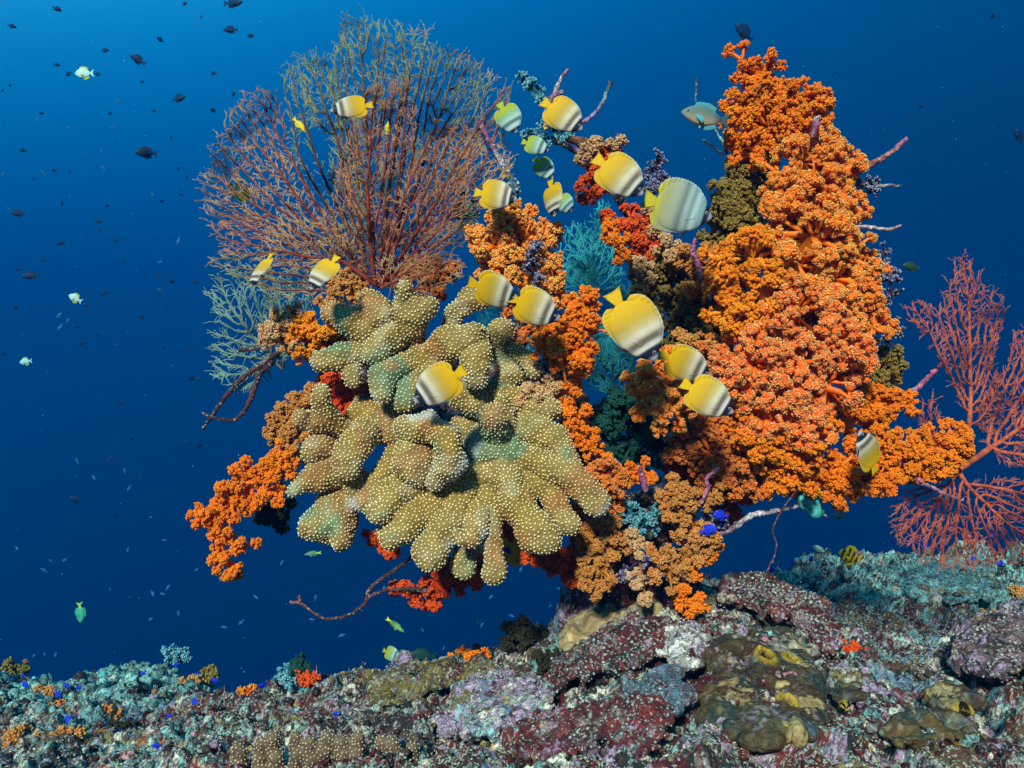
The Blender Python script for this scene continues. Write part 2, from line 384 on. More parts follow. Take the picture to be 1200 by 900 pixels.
def in_poly(P, poly):
    x, y = P[:, 0], P[:, 1]; r = np.zeros(len(P), bool); n = len(poly)
    for i in range(n):
        x1, y1 = poly[i]; x2, y2 = poly[(i+1) % n]
        c = ((y1 > y) != (y2 > y)) & (x < (x2-x1)*(y-y1)/(y2-y1+1e-9)+x1); r ^= c
    return r
def colonize(poly, base, rng, spacing=6.5, step=3.5, kill=5.5, holes=(), inertia=.55, infl=90, keep=.9, twig=.58):
    xs = [p[0] for p in poly]; ys = [p[1] for p in poly]
    gx, gy = np.meshgrid(np.arange(min(xs), max(xs), spacing), np.arange(min(ys), max(ys), spacing))
    A = np.stack([gx.ravel(), gy.ravel()], 1)+rng.uniform(-.5, .5, (gx.size, 2))*spacing
    A = A[in_poly(A, poly)]
    for h in holes: A = A[~in_poly(A, h)]
    A = A[rng.random(len(A)) < keep]
    Nn = [np.array(base, float)]; par = [-1]; dr = [unit(A.mean(0)-np.array(base))]; nch = [0]
    nd = np.linalg.norm(A-Nn[0], axis=1); ni = np.zeros(len(A), int); alive = np.ones(len(A), bool)
    for it in range(400):
        act = alive & (nd < (infl if it > 3 else 1e9))
        if not act.any():
            if alive.any() and it < 300: act = alive & (nd <= nd[alive].min()+30)
            else: break
        idx = ni[act]; vec = unit(A[act]-np.array(Nn)[idx]); acc = {}
        uq, inv = np.unique(idx, return_inverse=True); sm = np.zeros((len(uq), 2)); np.add.at(sm, inv, vec)
        new = []
        for k, u_ in enumerate(uq):
            if nch[u_] >= 3: continue
            v = unit(unit(sm[k])+inertia*dr[u_]+rng.normal(size=2)*.12)
            new.append((u_, Nn[u_]+v*step, v))
        if not new: break
        st = len(Nn)
        for u_, p, v in new:
            Nn.append(p); par.append(int(u_)); dr.append(v); nch.append(0); nch[u_] += 1
        NP = np.array([p for _, p, _ in new]); al = np.nonzero(alive)[0]
        D = np.linalg.norm(A[al][:, None]-NP[None], axis=2); j = D.argmin(1); dm = D[np.arange(len(al)), j]
        up = dm < nd[al]; nd[al[up]] = dm[up]; ni[al[up]] = st+j[up]
        alive &= nd > kill
        # attractors whose node may not grow any more are dropped
        full = np.array(nch) >= 3; st_ = np.nonzero(alive & full[ni])[0]
        if len(st_):
            fr = np.nonzero(~full)[0]; FP = np.array(Nn)[fr]; D = np.linalg.norm(A[st_][:, None]-FP[None], axis=2); j = D.argmin(1); ni[st_] = fr[j]; nd[st_] = D[np.arange(len(st_)), j]
    # side twiglets that give the fan its fine lace
    Nn = list(Nn); n0 = len(Nn); w0 = np.zeros(n0)
    for i in range(n0-1, 0, -1): w0[par[i]] += w0[i]+1
    for i in range(1, n0):
        if w0[i] < 400 and rng.random() < (twig if w0[i] < 40 else twig*.75):
            s = rng.choice([-1, 1]); v = dr[i]; a = s*rng.uniform(.45, .8); c_, s_ = math.cos(a), math.sin(a); v2 = np.array([v[0]*c_-v[1]*s_, v[0]*s_+v[1]*c_]); p = Nn[i]; q = i
            for k in range(rng.integers(2, 7)):
                v2 = unit(v2+v*.25+rng.normal(size=2)*.14); p = p+v2*step*.95; Nn.append(p); par.append(q); q = len(Nn)-1
                if rng.random() < .4:
                    b_ = unit(v2+np.array([-v2[1], v2[0]])*rng.choice([-1, 1])*.75); p3 = p; q3 = q
                    for _ in range(rng.integers(1, 4)): b_ = unit(b_+v*.2); p3 = p3+b_*step*.9; Nn.append(p3); par.append(q3); q3 = len(Nn)-1
    return np.array(Nn), np.array(par)
def fan(name, label, layers, cols, Y, seed, r0=.62, group=None, mat_=None, dY=.10, pw=.38, rmax=5.0, tipfrac=.35, spacing=6.5, slope=0.0, cat='sea fan', tipmix=.8):
    """gorgonian: layers = [(polygon, base, holes, dY)]; cols = (stem, mid, tip)"""
    rng = np.random.default_rng(seed); root = None; stem = MB(); br = MB()
    for li, (poly, base, holes, dy) in enumerate(layers):
        N2, par = colonize(poly, base, rng, spacing=spacing, step=spacing*.55, kill=spacing*.85, holes=holes)
        n = len(N2); w_ = np.zeros(n); ch = np.bincount(par[par >= 0], minlength=n); w_[ch == 0] = 1
        hgt = np.zeros(n)
        for i in range(n-1, 0, -1):
            w_[par[i]] += w_[i]; hgt[par[i]] = max(hgt[par[i]], hgt[i]+1)
        R = np.minimum(r0*w_**pw, rmax)
        P3 = np.array([(a, 0, b) for a, b in N2])
        dep = Y+dy+(fbm(P3, .012, seed+li, 2)-.5)*dY*2+(fbm(P3, .05, seed+50+li, 2)-.5)*dY*.35+(N2[:, 1]-base[1])*slope/100
        W3 = np.stack([(N2[:, 0]-600)/F*dep, dep, (450-N2[:, 1])/F*dep], 1)
        s_, m_, t_ = [np.array(c) for c in cols[li % len(cols)]]
        tt = np.clip(hgt/14., 0, 1)[:, None]; t2 = np.clip((hgt-14)/50., 0, 1)[:, None]
        C = (t_*(1-tt)+m_*tt)*(1-t2)+s_*t2; mixn = smooth(fbm(P3, .018, seed+90+li, 2), .4, .6)[:, None]*tipmix; C = C*(1-mixn)+((np.array(cols[(li+1) % len(cols)][2])*(1-tt)+np.array(cols[(li+1) % len(cols)][1])*tt)*(1-t2)+s_*t2)*mixn
        C = C*(.7+.6*rng.random((n, 1)))
        Rw = R*dep/F
        thick = R > r0*2.6; thick[0] = True
        # stem = the connected thick part, branches = the rest (each rooted on the stem)
        si = np.nonzero(thick)[0]; mp = np.full(n, -1); mp[si] = np.arange(len(si))
        sp = np.where(par[si] >= 0, mp[np.maximum(par[si], 0)], -1); stem.tubes(W3[si], sp, Rw[si], C[si], 6)
        need = ~thick | (np.isin(np.arange(n), par[~thick])); bi = np.nonzero(need)[0]; mp[:] = -1; mp[bi] = np.arange(len(bi))
        bp = np.where((par[bi] >= 0) & (~thick[bi]), mp[np.maximum(par[bi], 0)], -1)
        Rb = np.where(thick[bi], Rw[bi]*.8, Rw[bi]); br.tubes(W3[bi], bp, Rb, C[bi], 4)
        if root is None:
            root = thing(name, label, cat, W3[0], group); o0 = W3[0]
    stem.build('stem', mat_ or M_fan, root, o0); br.build('branches', mat_ or M_fan, root, o0)
    return root

SOFT = {  # branch colour, bunch colour, polyp tip colour, share of pale tips
    'orange': ((.98, .20, .004), (.96, .155, .004), (.98, .38, .015), .5),
    'peach': ((.98, .22, .004), (.97, .17, .006), (.98, .58, .13), .8),
    'salmon': ((.98, .17, .006), (.98, .14, .012), (.98, .54, .18), .8),
    'golden': ((.96, .30, .006), (.95, .20, .004), (.98, .44, .02), .55),
    'deep': ((.72, .055, .006), (.72, .055, .006), (.88, .16, .02), .5),
    'rust': ((.70, .13, .010), (.68, .12, .012), (.88, .32, .07), .6),
    'brown': ((.55, .18, .025), (.55, .16, .02), (.76, .38, .11), .6),
    'olive': ((.17, .09, .012), (.20, .12, .015), (.42, .28, .06), .5),
    'tan': ((.50, .20, .07), (.55, .24, .09), (.80, .52, .26), .7),
    'green': ((.006, .035, .03), (.008, .05, .04), (.02, .11, .085), .5),
    'dark': ((.02, .018, .008), (.025, .022, .01), (.06, .05, .02), .4),
    'blue': ((.03, .16, .22), (.05, .24, .30), (.30, .55, .58), .6),
    'violet': ((.06, .03, .08), (.10, .07, .15), (.48, .50, .58), .45),
}
def soft(label, balls, kind, Y, seed, s1=18, lobe=9.5, bunch=3.3, polyp=.98, nb=13, npol=15, protr=1.25, group=None, depth=.8, name='soft_coral', cat='soft coral', base=None, per=1.0):
    """tree-like soft coral: balls = [(px,py,r,dY)], s1 spacing of branchlets, all in photo pixels at depth Y"""
    rng = np.random.default_rng(seed); k = Y/F
    if kind in ('peach', 'salmon') and bunch > 2.9: bunch, npol, polyp, lobe, nb = bunch*1.35, int(npol*1.9), .86, lobe*1.12, max(6, int(nb*.62))
    cb, cn, cp, share = SOFT[kind]; cb, cn, cp = map(np.array, (cb, cn, cp))
    B = [(at(b[0], b[1], Y+(b[3] if len(b) > 3 else 0)), max(b[2]-lobe*.8, 3)*k) for b in balls]
    brs, pol = MB(), MB(); P = []; par = []; R = []
    lobes = []
    for i, (c, r) in enumerate(B):
        n = max(5, int(4*math.pi*(r/k)**2/(s1*s1*.85)*per)); g = (np.arange(n)+.5)/n
        ph = np.arccos(1-2*g); th = math.pi*(1+5**.5)*np.arange(n)+rng.random()*6
        D = np.stack([np.cos(th)*np.sin(ph), np.sin(th)*np.sin(ph), np.cos(ph)], 1); D = unit(D+rng.normal(size=D.shape)*.22)
        for d in D:
            p = c+d*np.array([1, depth, 1])*r
            if any(np.linalg.norm((p-c2)) < r2*.86 for j, (c2, r2) in enumerate(B) if j != i): continue
            if rng.random() > (.10 if r/k > 14 else .02): lobes.append((i, p, d))
    # axis joining the balls
    for i, (c, r) in enumerate(B):
        P.append(c); R.append(max(r*.30, 2.2*k)); j = -1
        if i > 0:
            j = int(np.argmin([np.linalg.norm(c-B[q][0]) for q in range(i)]))
        par.append(j)
    if len(P) == 1: P.append(P[0]+np.array([0, .01, -.01])); R.append(R[0]); par.append(0)
    PB, NB, RB, CBn = [], [], [], []; PP, PN, PR = [], [], []
    for (i, p, d) in lobes:
        c, r = B[i]; sc_ = rng.uniform(.62, 1.32); ext = rng.uniform(-.1, 1.0)**2*protr*s1*.75*k
        tip = p+d*ext; mid = c+(p-c)*.55+rng.normal(size=3)*1.5*k
        a = len(P); P += [mid, p-d*lobe*k*.3, tip]; par += [i, a, a+1]; rr = lobe*.28*sc_*k; R += [rr*1.3, rr*1.1, rr*.8]
        m_ = max(3, int(nb*sc_+rng.uniform(-1, 1)))
        v = unit(rng.normal(size=(m_*5, 3))+d*1.0)
        # well separated directions
        sel = [0]
        for q in range(1, len(v)):
            if len(sel) < m_ and (v[sel] @ v[q]).max() < .80: sel.append(q)
        v = v[sel]; bc = tip+v*lobe*.78*sc_*k*rng.uniform(.75, 1.15, (len(v), 1))
        br_ = bunch*k*sc_*rng.uniform(.75, 1.15, len(v))
        a0 = a+2
        for q in range(len(v)): P.append(bc[q]); par.append(a0); R.append(rr*.55)
        PB.append(bc); RB.append(br_); NB.append(v); CBn.append(np.tile(cn*rng.uniform(.75, 1.1), (len(v), 1)))
        vv = unit(rng.normal(size=(len(v), npol, 3))+v[:, None]*.75)
        PP.append((bc[:, None]+vv*br_[:, None, None]*1.0).reshape(-1, 3)); PN.append(vv.reshape(-1, 3))
        PR.append(np.repeat(br_/bunch*polyp, npol)*rng.uniform(.7, 1.25, len(v)*npol))
    P = np.array(P); base_p = P[0] if base is None else base
    cc = cb*(rng.uniform(.85, 1.1, (len(P), 1)))
    brs.tubes(P, par, R, cc, 7)
    PB = np.concatenate(PB); RB = np.concatenate(RB); CBn = np.concatenate(CBn); NB = np.concatenate(NB)
    pol.blobs(PB, RB*.95, CBn, ICO0, rng)
    PP = np.concatenate(PP); PN = np.concatenate(PN); PR = np.concatenate(PR)
    pale = rng.random(len(PP))[:, None]*share+.20
    cz = (fbm(PP, 9, seed, 2)[:, None]-.5)*.8; hz = smooth(fbm(PP, 6, seed+5, 2), .40, .62)[:, None]; cn = cn*(1-hz*.6)+(cp*.62+cn*.38)*hz*.6
    ctip = cp*np.clip(pale+cz+.25, 0, 1)+cn*1.05*(1-np.clip(pale+cz+.25, 0, 1))
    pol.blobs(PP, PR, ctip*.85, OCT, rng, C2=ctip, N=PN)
    root = thing(name, label, cat, base_p, group)
    brs.build('stalk', M_soft, root, base_p); pol.build('polyps', M_polyp, root, base_p)
    return root

def bare(label, path, cols, Y, seed, knob=None, name='bare_branch', cat='branch', group=None, k=9, jit=.8, fork=()):
    """dead gorgonian stick crusted with growth. path (px,py,r,dY); fork: more paths"""
    rng = np.random.default_rng(seed); mb = MB(); first = None; kb = MB(); nk = 0
    for pth in [path]+list(fork):
        D = densify([np.array([*at(p[0], p[1], Y+(p[3] if len(p) > 3 else 0)), p[2]*Y/F]) for p in pth], 4*Y/F, rng, jit*Y/F*.4)
        P = D[:, :3]; R = .68*D[:, 3]*(1+.35*(rng.random(len(D))-.5)); t = np.linspace(0, 1, len(P))
        ci = t*(len(cols)-1); a = np.floor(ci).astype(int).clip(0, len(cols)-2) if len(cols) > 1 else np.zeros(len(P), int)
        cs = np.array(cols if len(cols) > 1 else [cols[0]]*2); f = (ci-a)[:, None]; C = cs[a]*(1-f)+cs[a+1]*f
        C = C*(.6+.8*rng.random((len(P), 1)))
        if first is None: first = P[0]
        mb.tubes(P, np.arange(len(P))-1, R, C, k)
        n = int(len(P)*4); i = rng.integers(0, len(P), n); dd = unit(rng.normal(size=(n, 3)))   # crust bumps
        mb.blobs(P[i]+dd*R[i, None]*.8, R[i]*rng.uniform(.2, .6, n), C[i]*rng.uniform(.4, 1.7, (n, 1))+rng.uniform(0, .12, (n, 1))*(rng.random((n, 1)) < .3), ICO0, rng)
        if knob:
            (ka, kb_, dens, kr, kc) = knob; ii = np.nonzero((t >= ka) & (t <= kb_))[0]
            if len(ii):
                n = int(len(ii)*dens); i = rng.choice(ii, n); dd = unit(rng.normal(size=(n, 3))); e = rng.uniform(.6, 2.6, n)[:, None]*kr*Y/F
                kc1 = np.array(kc)*rng.uniform(.7, 1.2, (n, 1)); kb.blobs(P[i]+dd*(R[i, None]+e), kr*Y/F*rng.uniform(.6, 1.1, n), kc1*.45, ICO0, rng, C2=kc1, N=dd); nk += n
    root = thing(name, label, cat, first, group); mb.build('branch', M_branch, root, first)
    if nk: kb.build('polyp_knobs', M_polyp, root, first)
    return root
# ================================================================== SCENE
haze()
GP, GU, GY = build_ground()

# ---- rocky pillar the big growth stands on, with its encrusted arms
def rock_thing(name, label, cat, balls, voxel, cols, wts, freq, seed, amp=.02, wf=25, m=None, group=None, speck=None, origin=None):
    V, N, q = remesh_shape(balls, voxel, 3)
    d = (fbm(V, wf*.4, seed, 3)-.5)*amp*2.4+(.5-worley(V, wf, seed+3))*amp+(vnoise(V, wf*4, seed)-.5)*amp*.4
    V = V+N*d[:, None]
    C = patchwork(V, cols, wts, freq, seed, .9)*(.7+.6*vnoise(V, 150, seed))[:, None]
    mb = MB(); mb.add(V, C, quads=q)
    if speck:
        P, NN = surface_points(V, N, q, speck[0], np.random.default_rng(seed), 2)
        keep = fbm(P, 9, seed+9, 2) > speck[2]; P, NN = P[keep], NN[keep]
        c = np.array(speck[3])*np.random.default_rng(seed).uniform(.6, 1.2, (len(P), 1))
        mb.blobs(P, speck[1], c*.5, ICO0, np.random.default_rng(seed), C2=c, N=NN)
    org = balls[0][0] if origin is None else origin
    o = mb.build(name, m or M_rock, None, org); return tag(o, label, cat, group)
PB = []
for pth in [[(745, 735, 62, .05), (735, 690, 52, .03), (735, 640, 44, 0), (770, 600, 30, 0), (830, 560, 24, 0), (880, 500, 24, .05), (905, 400, 22, .08), (915, 300, 18, .08), (900, 210, 14, .08), (885, 130, 7, .05)],
            [(800, 720, 40, .05), (770, 680, 40, .05)], [(690, 720, 40, .05), (700, 660, 30, .03)],
            [(735, 640, 36, .05), (700, 570, 26, .08), (672, 480, 18, .08), (640, 390, 16, .1), (610, 300, 14, .1)],
            [(715, 620, 26, .1), (640, 590, 24, .16), (560, 540, 34, .2), (480, 480, 30, .22), (430, 430, 26, .2), (400, 395, 16, .18), (430, 345, 14, .16)],
            [(480, 480, 20, .24), (400, 500, 15, .24), (330, 530, 8, .24)],
            [(500, 440, 26, .22), (560, 440, 22, .22), (620, 430, 16, .2)],
            [(850, 560, 14, .02), (930, 570, 11, .02), (1040, 560, 11, .0), (1120, 552, 9, 0)],
            [(900, 400, 12, .1), (800, 330, 10, .1), (750, 280, 8, .1), (700, 190, 7, .1), (650, 165, 5, .1)],
            [(905, 500, 12, .06), (1000, 475, 8, .05), (1060, 462, 5, .05)]]:
    PB += path_balls(pth, 2.15, .7)
rock_thing('coral_rock', 'dark purple encrusted rock pillar with arms that carry all the orange soft corals', 'rock', PB, .009,
           [MAROON, (.18, .07, .20), LILAC, DARK, CREAM, BLUEG, (.30, .08, .03)], [.1, .08, -.02, .12, -.12, 0, .05], 14, 5, .018, 24, speck=(.011, .0026, .55, (.40, .46, .42)))

# ---- the three dotted olive stony corals
def dotted(label, paths, Y, seed, spacing=3.6, dot=1.3, voxel=.0045, rims=(), flat=.8):
    rng = np.random.default_rng(seed); k = Y/F; Vs, Ns, Qs, n = [], [], [], 0
    for p in paths:                                  # every lobe keeps its own skin, so creases stay sharp
        balls = path_balls([(a, b, r*(.95 if seed == 11 else .89), d) for a, b, r, d in p], Y, flat); v_, n_, q_ = remesh_shape(balls, voxel, 8)
        Vs.append(v_); Ns.append(n_); Qs.append(q_+n); n += len(v_)
    V, N, q = np.concatenate(Vs), np.concatenate(Ns), np.concatenate(Qs)
    V = V+N*((fbm(V, 15, seed, 2)-.5)*.034+(fbm(V, 34, seed+3, 2)-.5)*.014)[:, None]
    RM = np.array([at(a, b, Y+c) for pl in rims for a, b, c in densify([(x, y, d) for x, y, d in pl], 4)]) if rims else None
    T = np.array([at(p[-1][0], p[-1][1], Y+p[-1][3]) for p in paths if len(p) > 1])
    def col(P, which):
        dt_ = np.sqrt(((P[:, None, [0, 2]]-T[None][:, :, [0, 2]])**2).sum(2)).min(1)/k
        tip = np.exp(-(dt_/26.)**2); n1 = fbm(P, 7, seed+1, 3); n2 = fbm(P, 11, seed+2, 3); n3 = fbm(P, 16, seed+5, 2)
        ol, gr, br, pa = [np.array(c) for c in which]; C = np.tile(ol, (len(P), 1))
        a = smooth(n1, .56, .68)[:, None]*.7; C = C*(1-a)+gr*a
        a = smooth(n2, .56, .68)[:, None]*.8; C = C*(1-a)+br*a
        a = np.clip(tip*.25+smooth(n3, .64, .72)*.5, 0, .6)[:, None]; C = C*(1-a)+pa*a
        if RM is not None:
            dr_ = np.sqrt(((P[:, None, [0, 2]]-RM[None][:, :, [0, 2]])**2).sum(2)).min(1)/k; a = (np.exp(-(dr_/5.)**2)*.42)[:, None]; C = C*(1-a)+np.array((.50, .62, .66) if ol[0] < .4 else (.85, .9, .9))*a
        return C*(.88+.24*vnoise(P, 60, seed))[:, None]
    mb = MB(); mb.add(V, col(V, [(.22, .13, .020), (.03, .15, .08), (.25, .09, .015), (.34, .27, .13)]), quads=q)
    P, NN = surface_points(V, N, q, spacing*k, rng)
    c = col(P, [(.80, .65, .30), (.36, .58, .40), (.68, .42, .20), (.80, .74, .58)])*rng.uniform(.85, 1.12, (len(P), 1))
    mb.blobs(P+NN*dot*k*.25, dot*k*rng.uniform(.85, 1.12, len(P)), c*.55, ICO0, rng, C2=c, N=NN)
    return tag(mb.build('stony_coral', M_stony, None, balls[0][0]), label, 'stony coral', 'dotted olive stony corals')
dotted('large olive dotted stony coral, thick fingers hanging at its lower edge',
       [[(570, 520, 26, .07), (572, 548, 26, .05)], [(560, 556, 22, .02), (520, 582, 22, -.01), (485, 608, 20, -.05), (458, 628, 16, -.08)],
        [(556, 565, 20, .01), (528, 605, 22, -.04), (506, 648, 21, -.09)], [(556, 590, 18, -.01), (560, 615, 16, -.07), (553, 636, 11, -.11), (540, 634, 10, -.12), (534, 624, 8, -.12)],
        [(548, 640, 13, -.02), (542, 664, 14, -.05)], [(545, 575, 18, .02), (565, 560, 22, .01), (590, 548, 20, .01)],
        [(566, 570, 20, .01), (573, 625, 17, -.05), (580, 664, 18, -.09)], [(590, 556, 22, .01), (608, 592, 20, -.04), (626, 626, 23, -.09), (640, 632, 17, -.09)],
        [(618, 548, 18, .02), (645, 575, 14, -.02), (668, 614, 12, -.07)], [(620, 535, 20, .01), (662, 553, 18, -.04), (698, 586, 20, -.07)],
        [(590, 505, 22, .05), (625, 505, 24, .04), (652, 518, 22, .01), (664, 538, 15, -.01)], [(560, 472, 20, .10), (605, 466, 18, .08), (640, 482, 17, .05)],
        [(585, 512, 16, .02), (577, 488, 18, -.05)], [(590, 470, 12, .0), (600, 500, 10, .02)], [(575, 480, 24, .13), (548, 500, 24, .12)],
        [(596, 528, 26, .03), (575, 535, 28, .03)]], 1.88, 11, rims=[[(716, 590, -.07), (700, 606, -.07)], [(600, 640, -.09), (598, 650, -.09)], [(530, 640, -.1), (560, 648, -.1), (568, 625, -.08)], [(560, 520, .0), (556, 530, .0)]])
dotted('olive dotted stony coral, big curled rounded plate, on the lower left of the cluster',
       [[(492, 532, 34, .0), (486, 540, 34, -.03)], [(478, 505, 18, -.03), (505, 502, 20, -.07), (525, 515, 20, -.10), (528, 540, 19, -.10), (512, 562, 15, -.07)], [(488, 560, 28, 0), (462, 578, 24, -.03), (442, 600, 20, -.08)],
        [(470, 590, 20, .0), (458, 612, 15, -.03), (448, 622, 11, -.04)], [(462, 540, 20, .02), (442, 568, 18, .0), (425, 590, 14, -.02)],
        [(430, 500, 22, .04), (418, 520, 24, -.02), (404, 545, 22, -.05)], [(405, 505, 16, .01), (382, 488, 16, -.03), (376, 464, 12, -.06)], [(390, 492, 14, .0), (360, 493, 13, -.03), (351, 490, 12, -.05)],
        [(400, 548, 22, 0), (370, 560, 17, -.04), (345, 573, 11, -.06)], [(385, 525, 18, .0), (367, 527, 16, -.03)], [(415, 560, 18, .0), (425, 580, 14, .0)],
        [(395, 585, 20, .02), (385, 612, 30, -.03), (370, 618, 23, -.05)], [(400, 610, 25, -.02), (398, 638, 15, -.07)], [(425, 490, 22, .05), (470, 500, 24, .05)],
        [(400, 610, 26, .0), (405, 598, 22, 0)], [(425, 470, 14, .1), (455, 500, 20, .1)]], 1.88, 12, rims=[[(480, 490, -.1), (510, 486, -.1), (538, 500, -.12), (548, 525, -.12), (540, 550, -.11), (520, 572, -.09)], [(410, 590, -.05), (425, 615, -.08)], [(340, 590, -.04), (352, 608, -.04)]])
dotted('olive dotted stony coral with lumpy lobes and a pale funnel, below the red fan',
       [[(490, 425, 26, .05), (462, 410, 24, .03), (440, 388, 26, .0), (410, 375, 20, -.02), (395, 368, 16, .0)], [(428, 350, 15, .02), (442, 370, 22, -.02)],
        [(458, 395, 20, -.03), (440, 412, 18, -.05)], [(432, 414, 17, .0), (405, 416, 19, -.03), (378, 422, 17, -.05)], [(412, 426, 15, -.02), (414, 442, 13, -.04)],
        [(480, 395, 24, .05), (482, 365, 24, -.01), (474, 345, 16, -.03)], [(484, 365, 20, .0), (500, 358, 14, -.02)],
        [(500, 425, 24, .02), (470, 430, 18, -.04), (448, 440, 17, -.06), (447, 462, 15, -.08)], [(505, 438, 24, .0), (482, 452, 20, -.04), (472, 470, 16, -.06)],
        [(505, 422, 22, .02), (528, 402, 22, -.02), (552, 394, 20, -.03)], [(555, 395, 19, .0), (562, 420, 22, -.04), (556, 442, 18, -.04)], [(530, 450, 24, .04), (556, 470, 22, .03)],
        [(528, 388, 12, .05), (535, 365, 16, .03), (548, 350, 16, .02), (566, 350, 11, .02)], [(582, 405, 14, .06), (588, 388, 17, .04)], [(592, 410, 18, .06), (600, 440, 18, .04), (580, 460, 20, .05)],
        [(600, 412, 13, .04), (618, 420, 13, .02), (625, 432, 11, .0)], [(480, 440, 30, .12), (440, 410, 26, .1)]], 1.92, 13, rims=[[(430, 462, -.08), (445, 478, -.1)], [(360, 414, -.04), (362, 430, -.05)]])

# ---- gorgonian fans
RED = ((.15, .014, .008), (.18, .03, .014), (.40, .18, .07)); TEALT = ((.09, .022, .012), (.13, .075, .035), (.20, .26, .13)); TANT = ((.17, .02, .010), (.25, .07, .028), (.42, .27, .12))
fan('sea_fan', 'huge bushy sea fan with fine red branches and pale tips at the upper left', [
    ([(420, 330), (392, 240), (352, 215), (340, 160), (328, 100), (332, 68), (375, 62), (398, 100), (420, 180), (440, 300)], (430, 332), [[(350, 160), (385, 150), (388, 205), (358, 212)]], .10),
    ([(430, 330), (405, 200), (385, 110), (398, 20), (425, 14), (440, 30), (470, 26), (480, 90), (460, 220), (445, 320)], (438, 332), [], .06),
    ([(445, 335), (450, 220), (470, 110), (478, 30), (500, 38), (518, 60), (545, 62), (580, 90), (560, 170), (500, 280), (455, 330)], (444, 334), [], .09),
    ([(450, 338), (500, 240), (560, 140), (590, 96), (604, 118), (592, 160), (602, 195), (560, 255), (520, 312), (470, 340)], (448, 336), [], .04),
    ([(395, 330), (330, 300), (262, 300), (236, 240), (240, 200), (262, 140), (290, 106), (322, 104), (336, 150), (345, 215), (385, 255), (420, 300)], (436, 332), [], .02),
    ([(400, 320), (385, 250), (400, 180), (430, 100), (480, 90), (490, 180), (470, 280), (440, 335)], (440, 335), [], -.06),
    ([(440, 335), (470, 220), (510, 140), (550, 150), (556, 210), (530, 280), (480, 340)], (444, 337), [], -.08),
    ([(440, 335), (450, 300), (500, 295), (545, 312), (535, 328), (490, 345)], (446, 338), [], -.12),
    ([(300, 300), (330, 250), (390, 260), (430, 310), (430, 345), (380, 350), (320, 345), (270, 322), (240, 300)], (446, 335), [], -.03)],
    [TEALT, TEALT, TEALT, TANT, TANT, RED, RED, RED, TANT], 2.02, 21, spacing=3.9, r0=.36, pw=.28, rmax=2.6)
fan('sea_fan', 'small pale teal sea fan on a dark crooked branch, left edge of the cluster', [
    ([(244, 405), (258, 385), (244, 345), (262, 325), (290, 322), (325, 345), (345, 385), (335, 420), (300, 450), (285, 462), (250, 440)], (330, 432), [], 0),
    ([(300, 330), (360, 330), (380, 380), (350, 400), (320, 380)], (331, 431), [], .0)],
    [((.10, .07, .05), (.10, .16, .13), (.17, .27, .21))], 2.1, 22, spacing=4.4, r0=.42, rmax=1.8)
CORALR = ((.42, .085, .035), (.28, .032, .014), (.46, .115, .05))
fan('sea_fan', 'coral red sea fan spreading at the right edge beyond the orange arm', [
    ([(1140, 500), (1090, 400), (1058, 365), (1075, 350), (1100, 362), (1112, 330), (1120, 300), (1132, 298), (1145, 320), (1180, 362), (1176, 385), (1160, 410), (1172, 440), (1160, 500)], (1122, 548), [], 0),
    ([(1150, 520), (1150, 470), (1182, 430), (1185, 390), (1215, 380), (1290, 420), (1300, 560), (1180, 545)], (1124, 550), [], .02),
    ([(1075, 510), (1078, 480), (1095, 465), (1104, 490), (1096, 520)], (1110, 548), [], -.02),
    ([(1112, 565), (1060, 575), (1046, 600), (1052, 630), (1084, 660), (1130, 668), (1200, 655), (1260, 630), (1250, 570), (1170, 560)], (1124, 552), [], -.03)],
    [CORALR], 2.05, 23, spacing=3.5, r0=.30, rmax=4, pw=.32)
tl = ((.015, .13, .15), (.02, .20, .22), (.03, .30, .32))
fan('feathery_coral', 'feathery teal sea bush seen through the gap above the yellow fish pair', [
    ([(650, 320), (655, 285), (668, 262), (690, 268), (700, 240), (716, 236), (718, 262), (730, 290), (728, 340), (660, 345)], (696, 350), [], 0),
    ([(655, 330), (665, 280), (690, 275), (712, 255), (725, 330)], (690, 352), [], .05)],
    [tl], 2.75, 24, spacing=3.3, r0=.42, rmax=1.8, pw=.25, cat='sea bush')
fan('feathery_coral', 'teal sea bush behind the orange column, below the yellow fish pair', [
    ([(555, 400), (560, 362), (590, 355), (625, 380), (640, 440), (600, 460), (565, 440)], (600, 470), [], 0)],
    [tl], 2.5, 25, spacing=3.3, r0=.45, rmax=1.8, pw=.25, cat='sea bush')
fan('feathery_coral', 'dark teal sea bush in the shade between the orange column and the green coral', [
    ([(690, 450), (688, 400), (700, 360), (735, 370), (745, 420), (760, 450), (720, 470)], (715, 480), [], 0), ([(690, 450), (698, 400), (735, 390), (745, 440)], (715, 480), [], .05)],
    [((.01, .05, .06), (.01, .09, .11), (.02, .22, .25))], 2.45, 26, spacing=3.4, r0=.6, rmax=1.8, pw=.25, cat='sea bush')

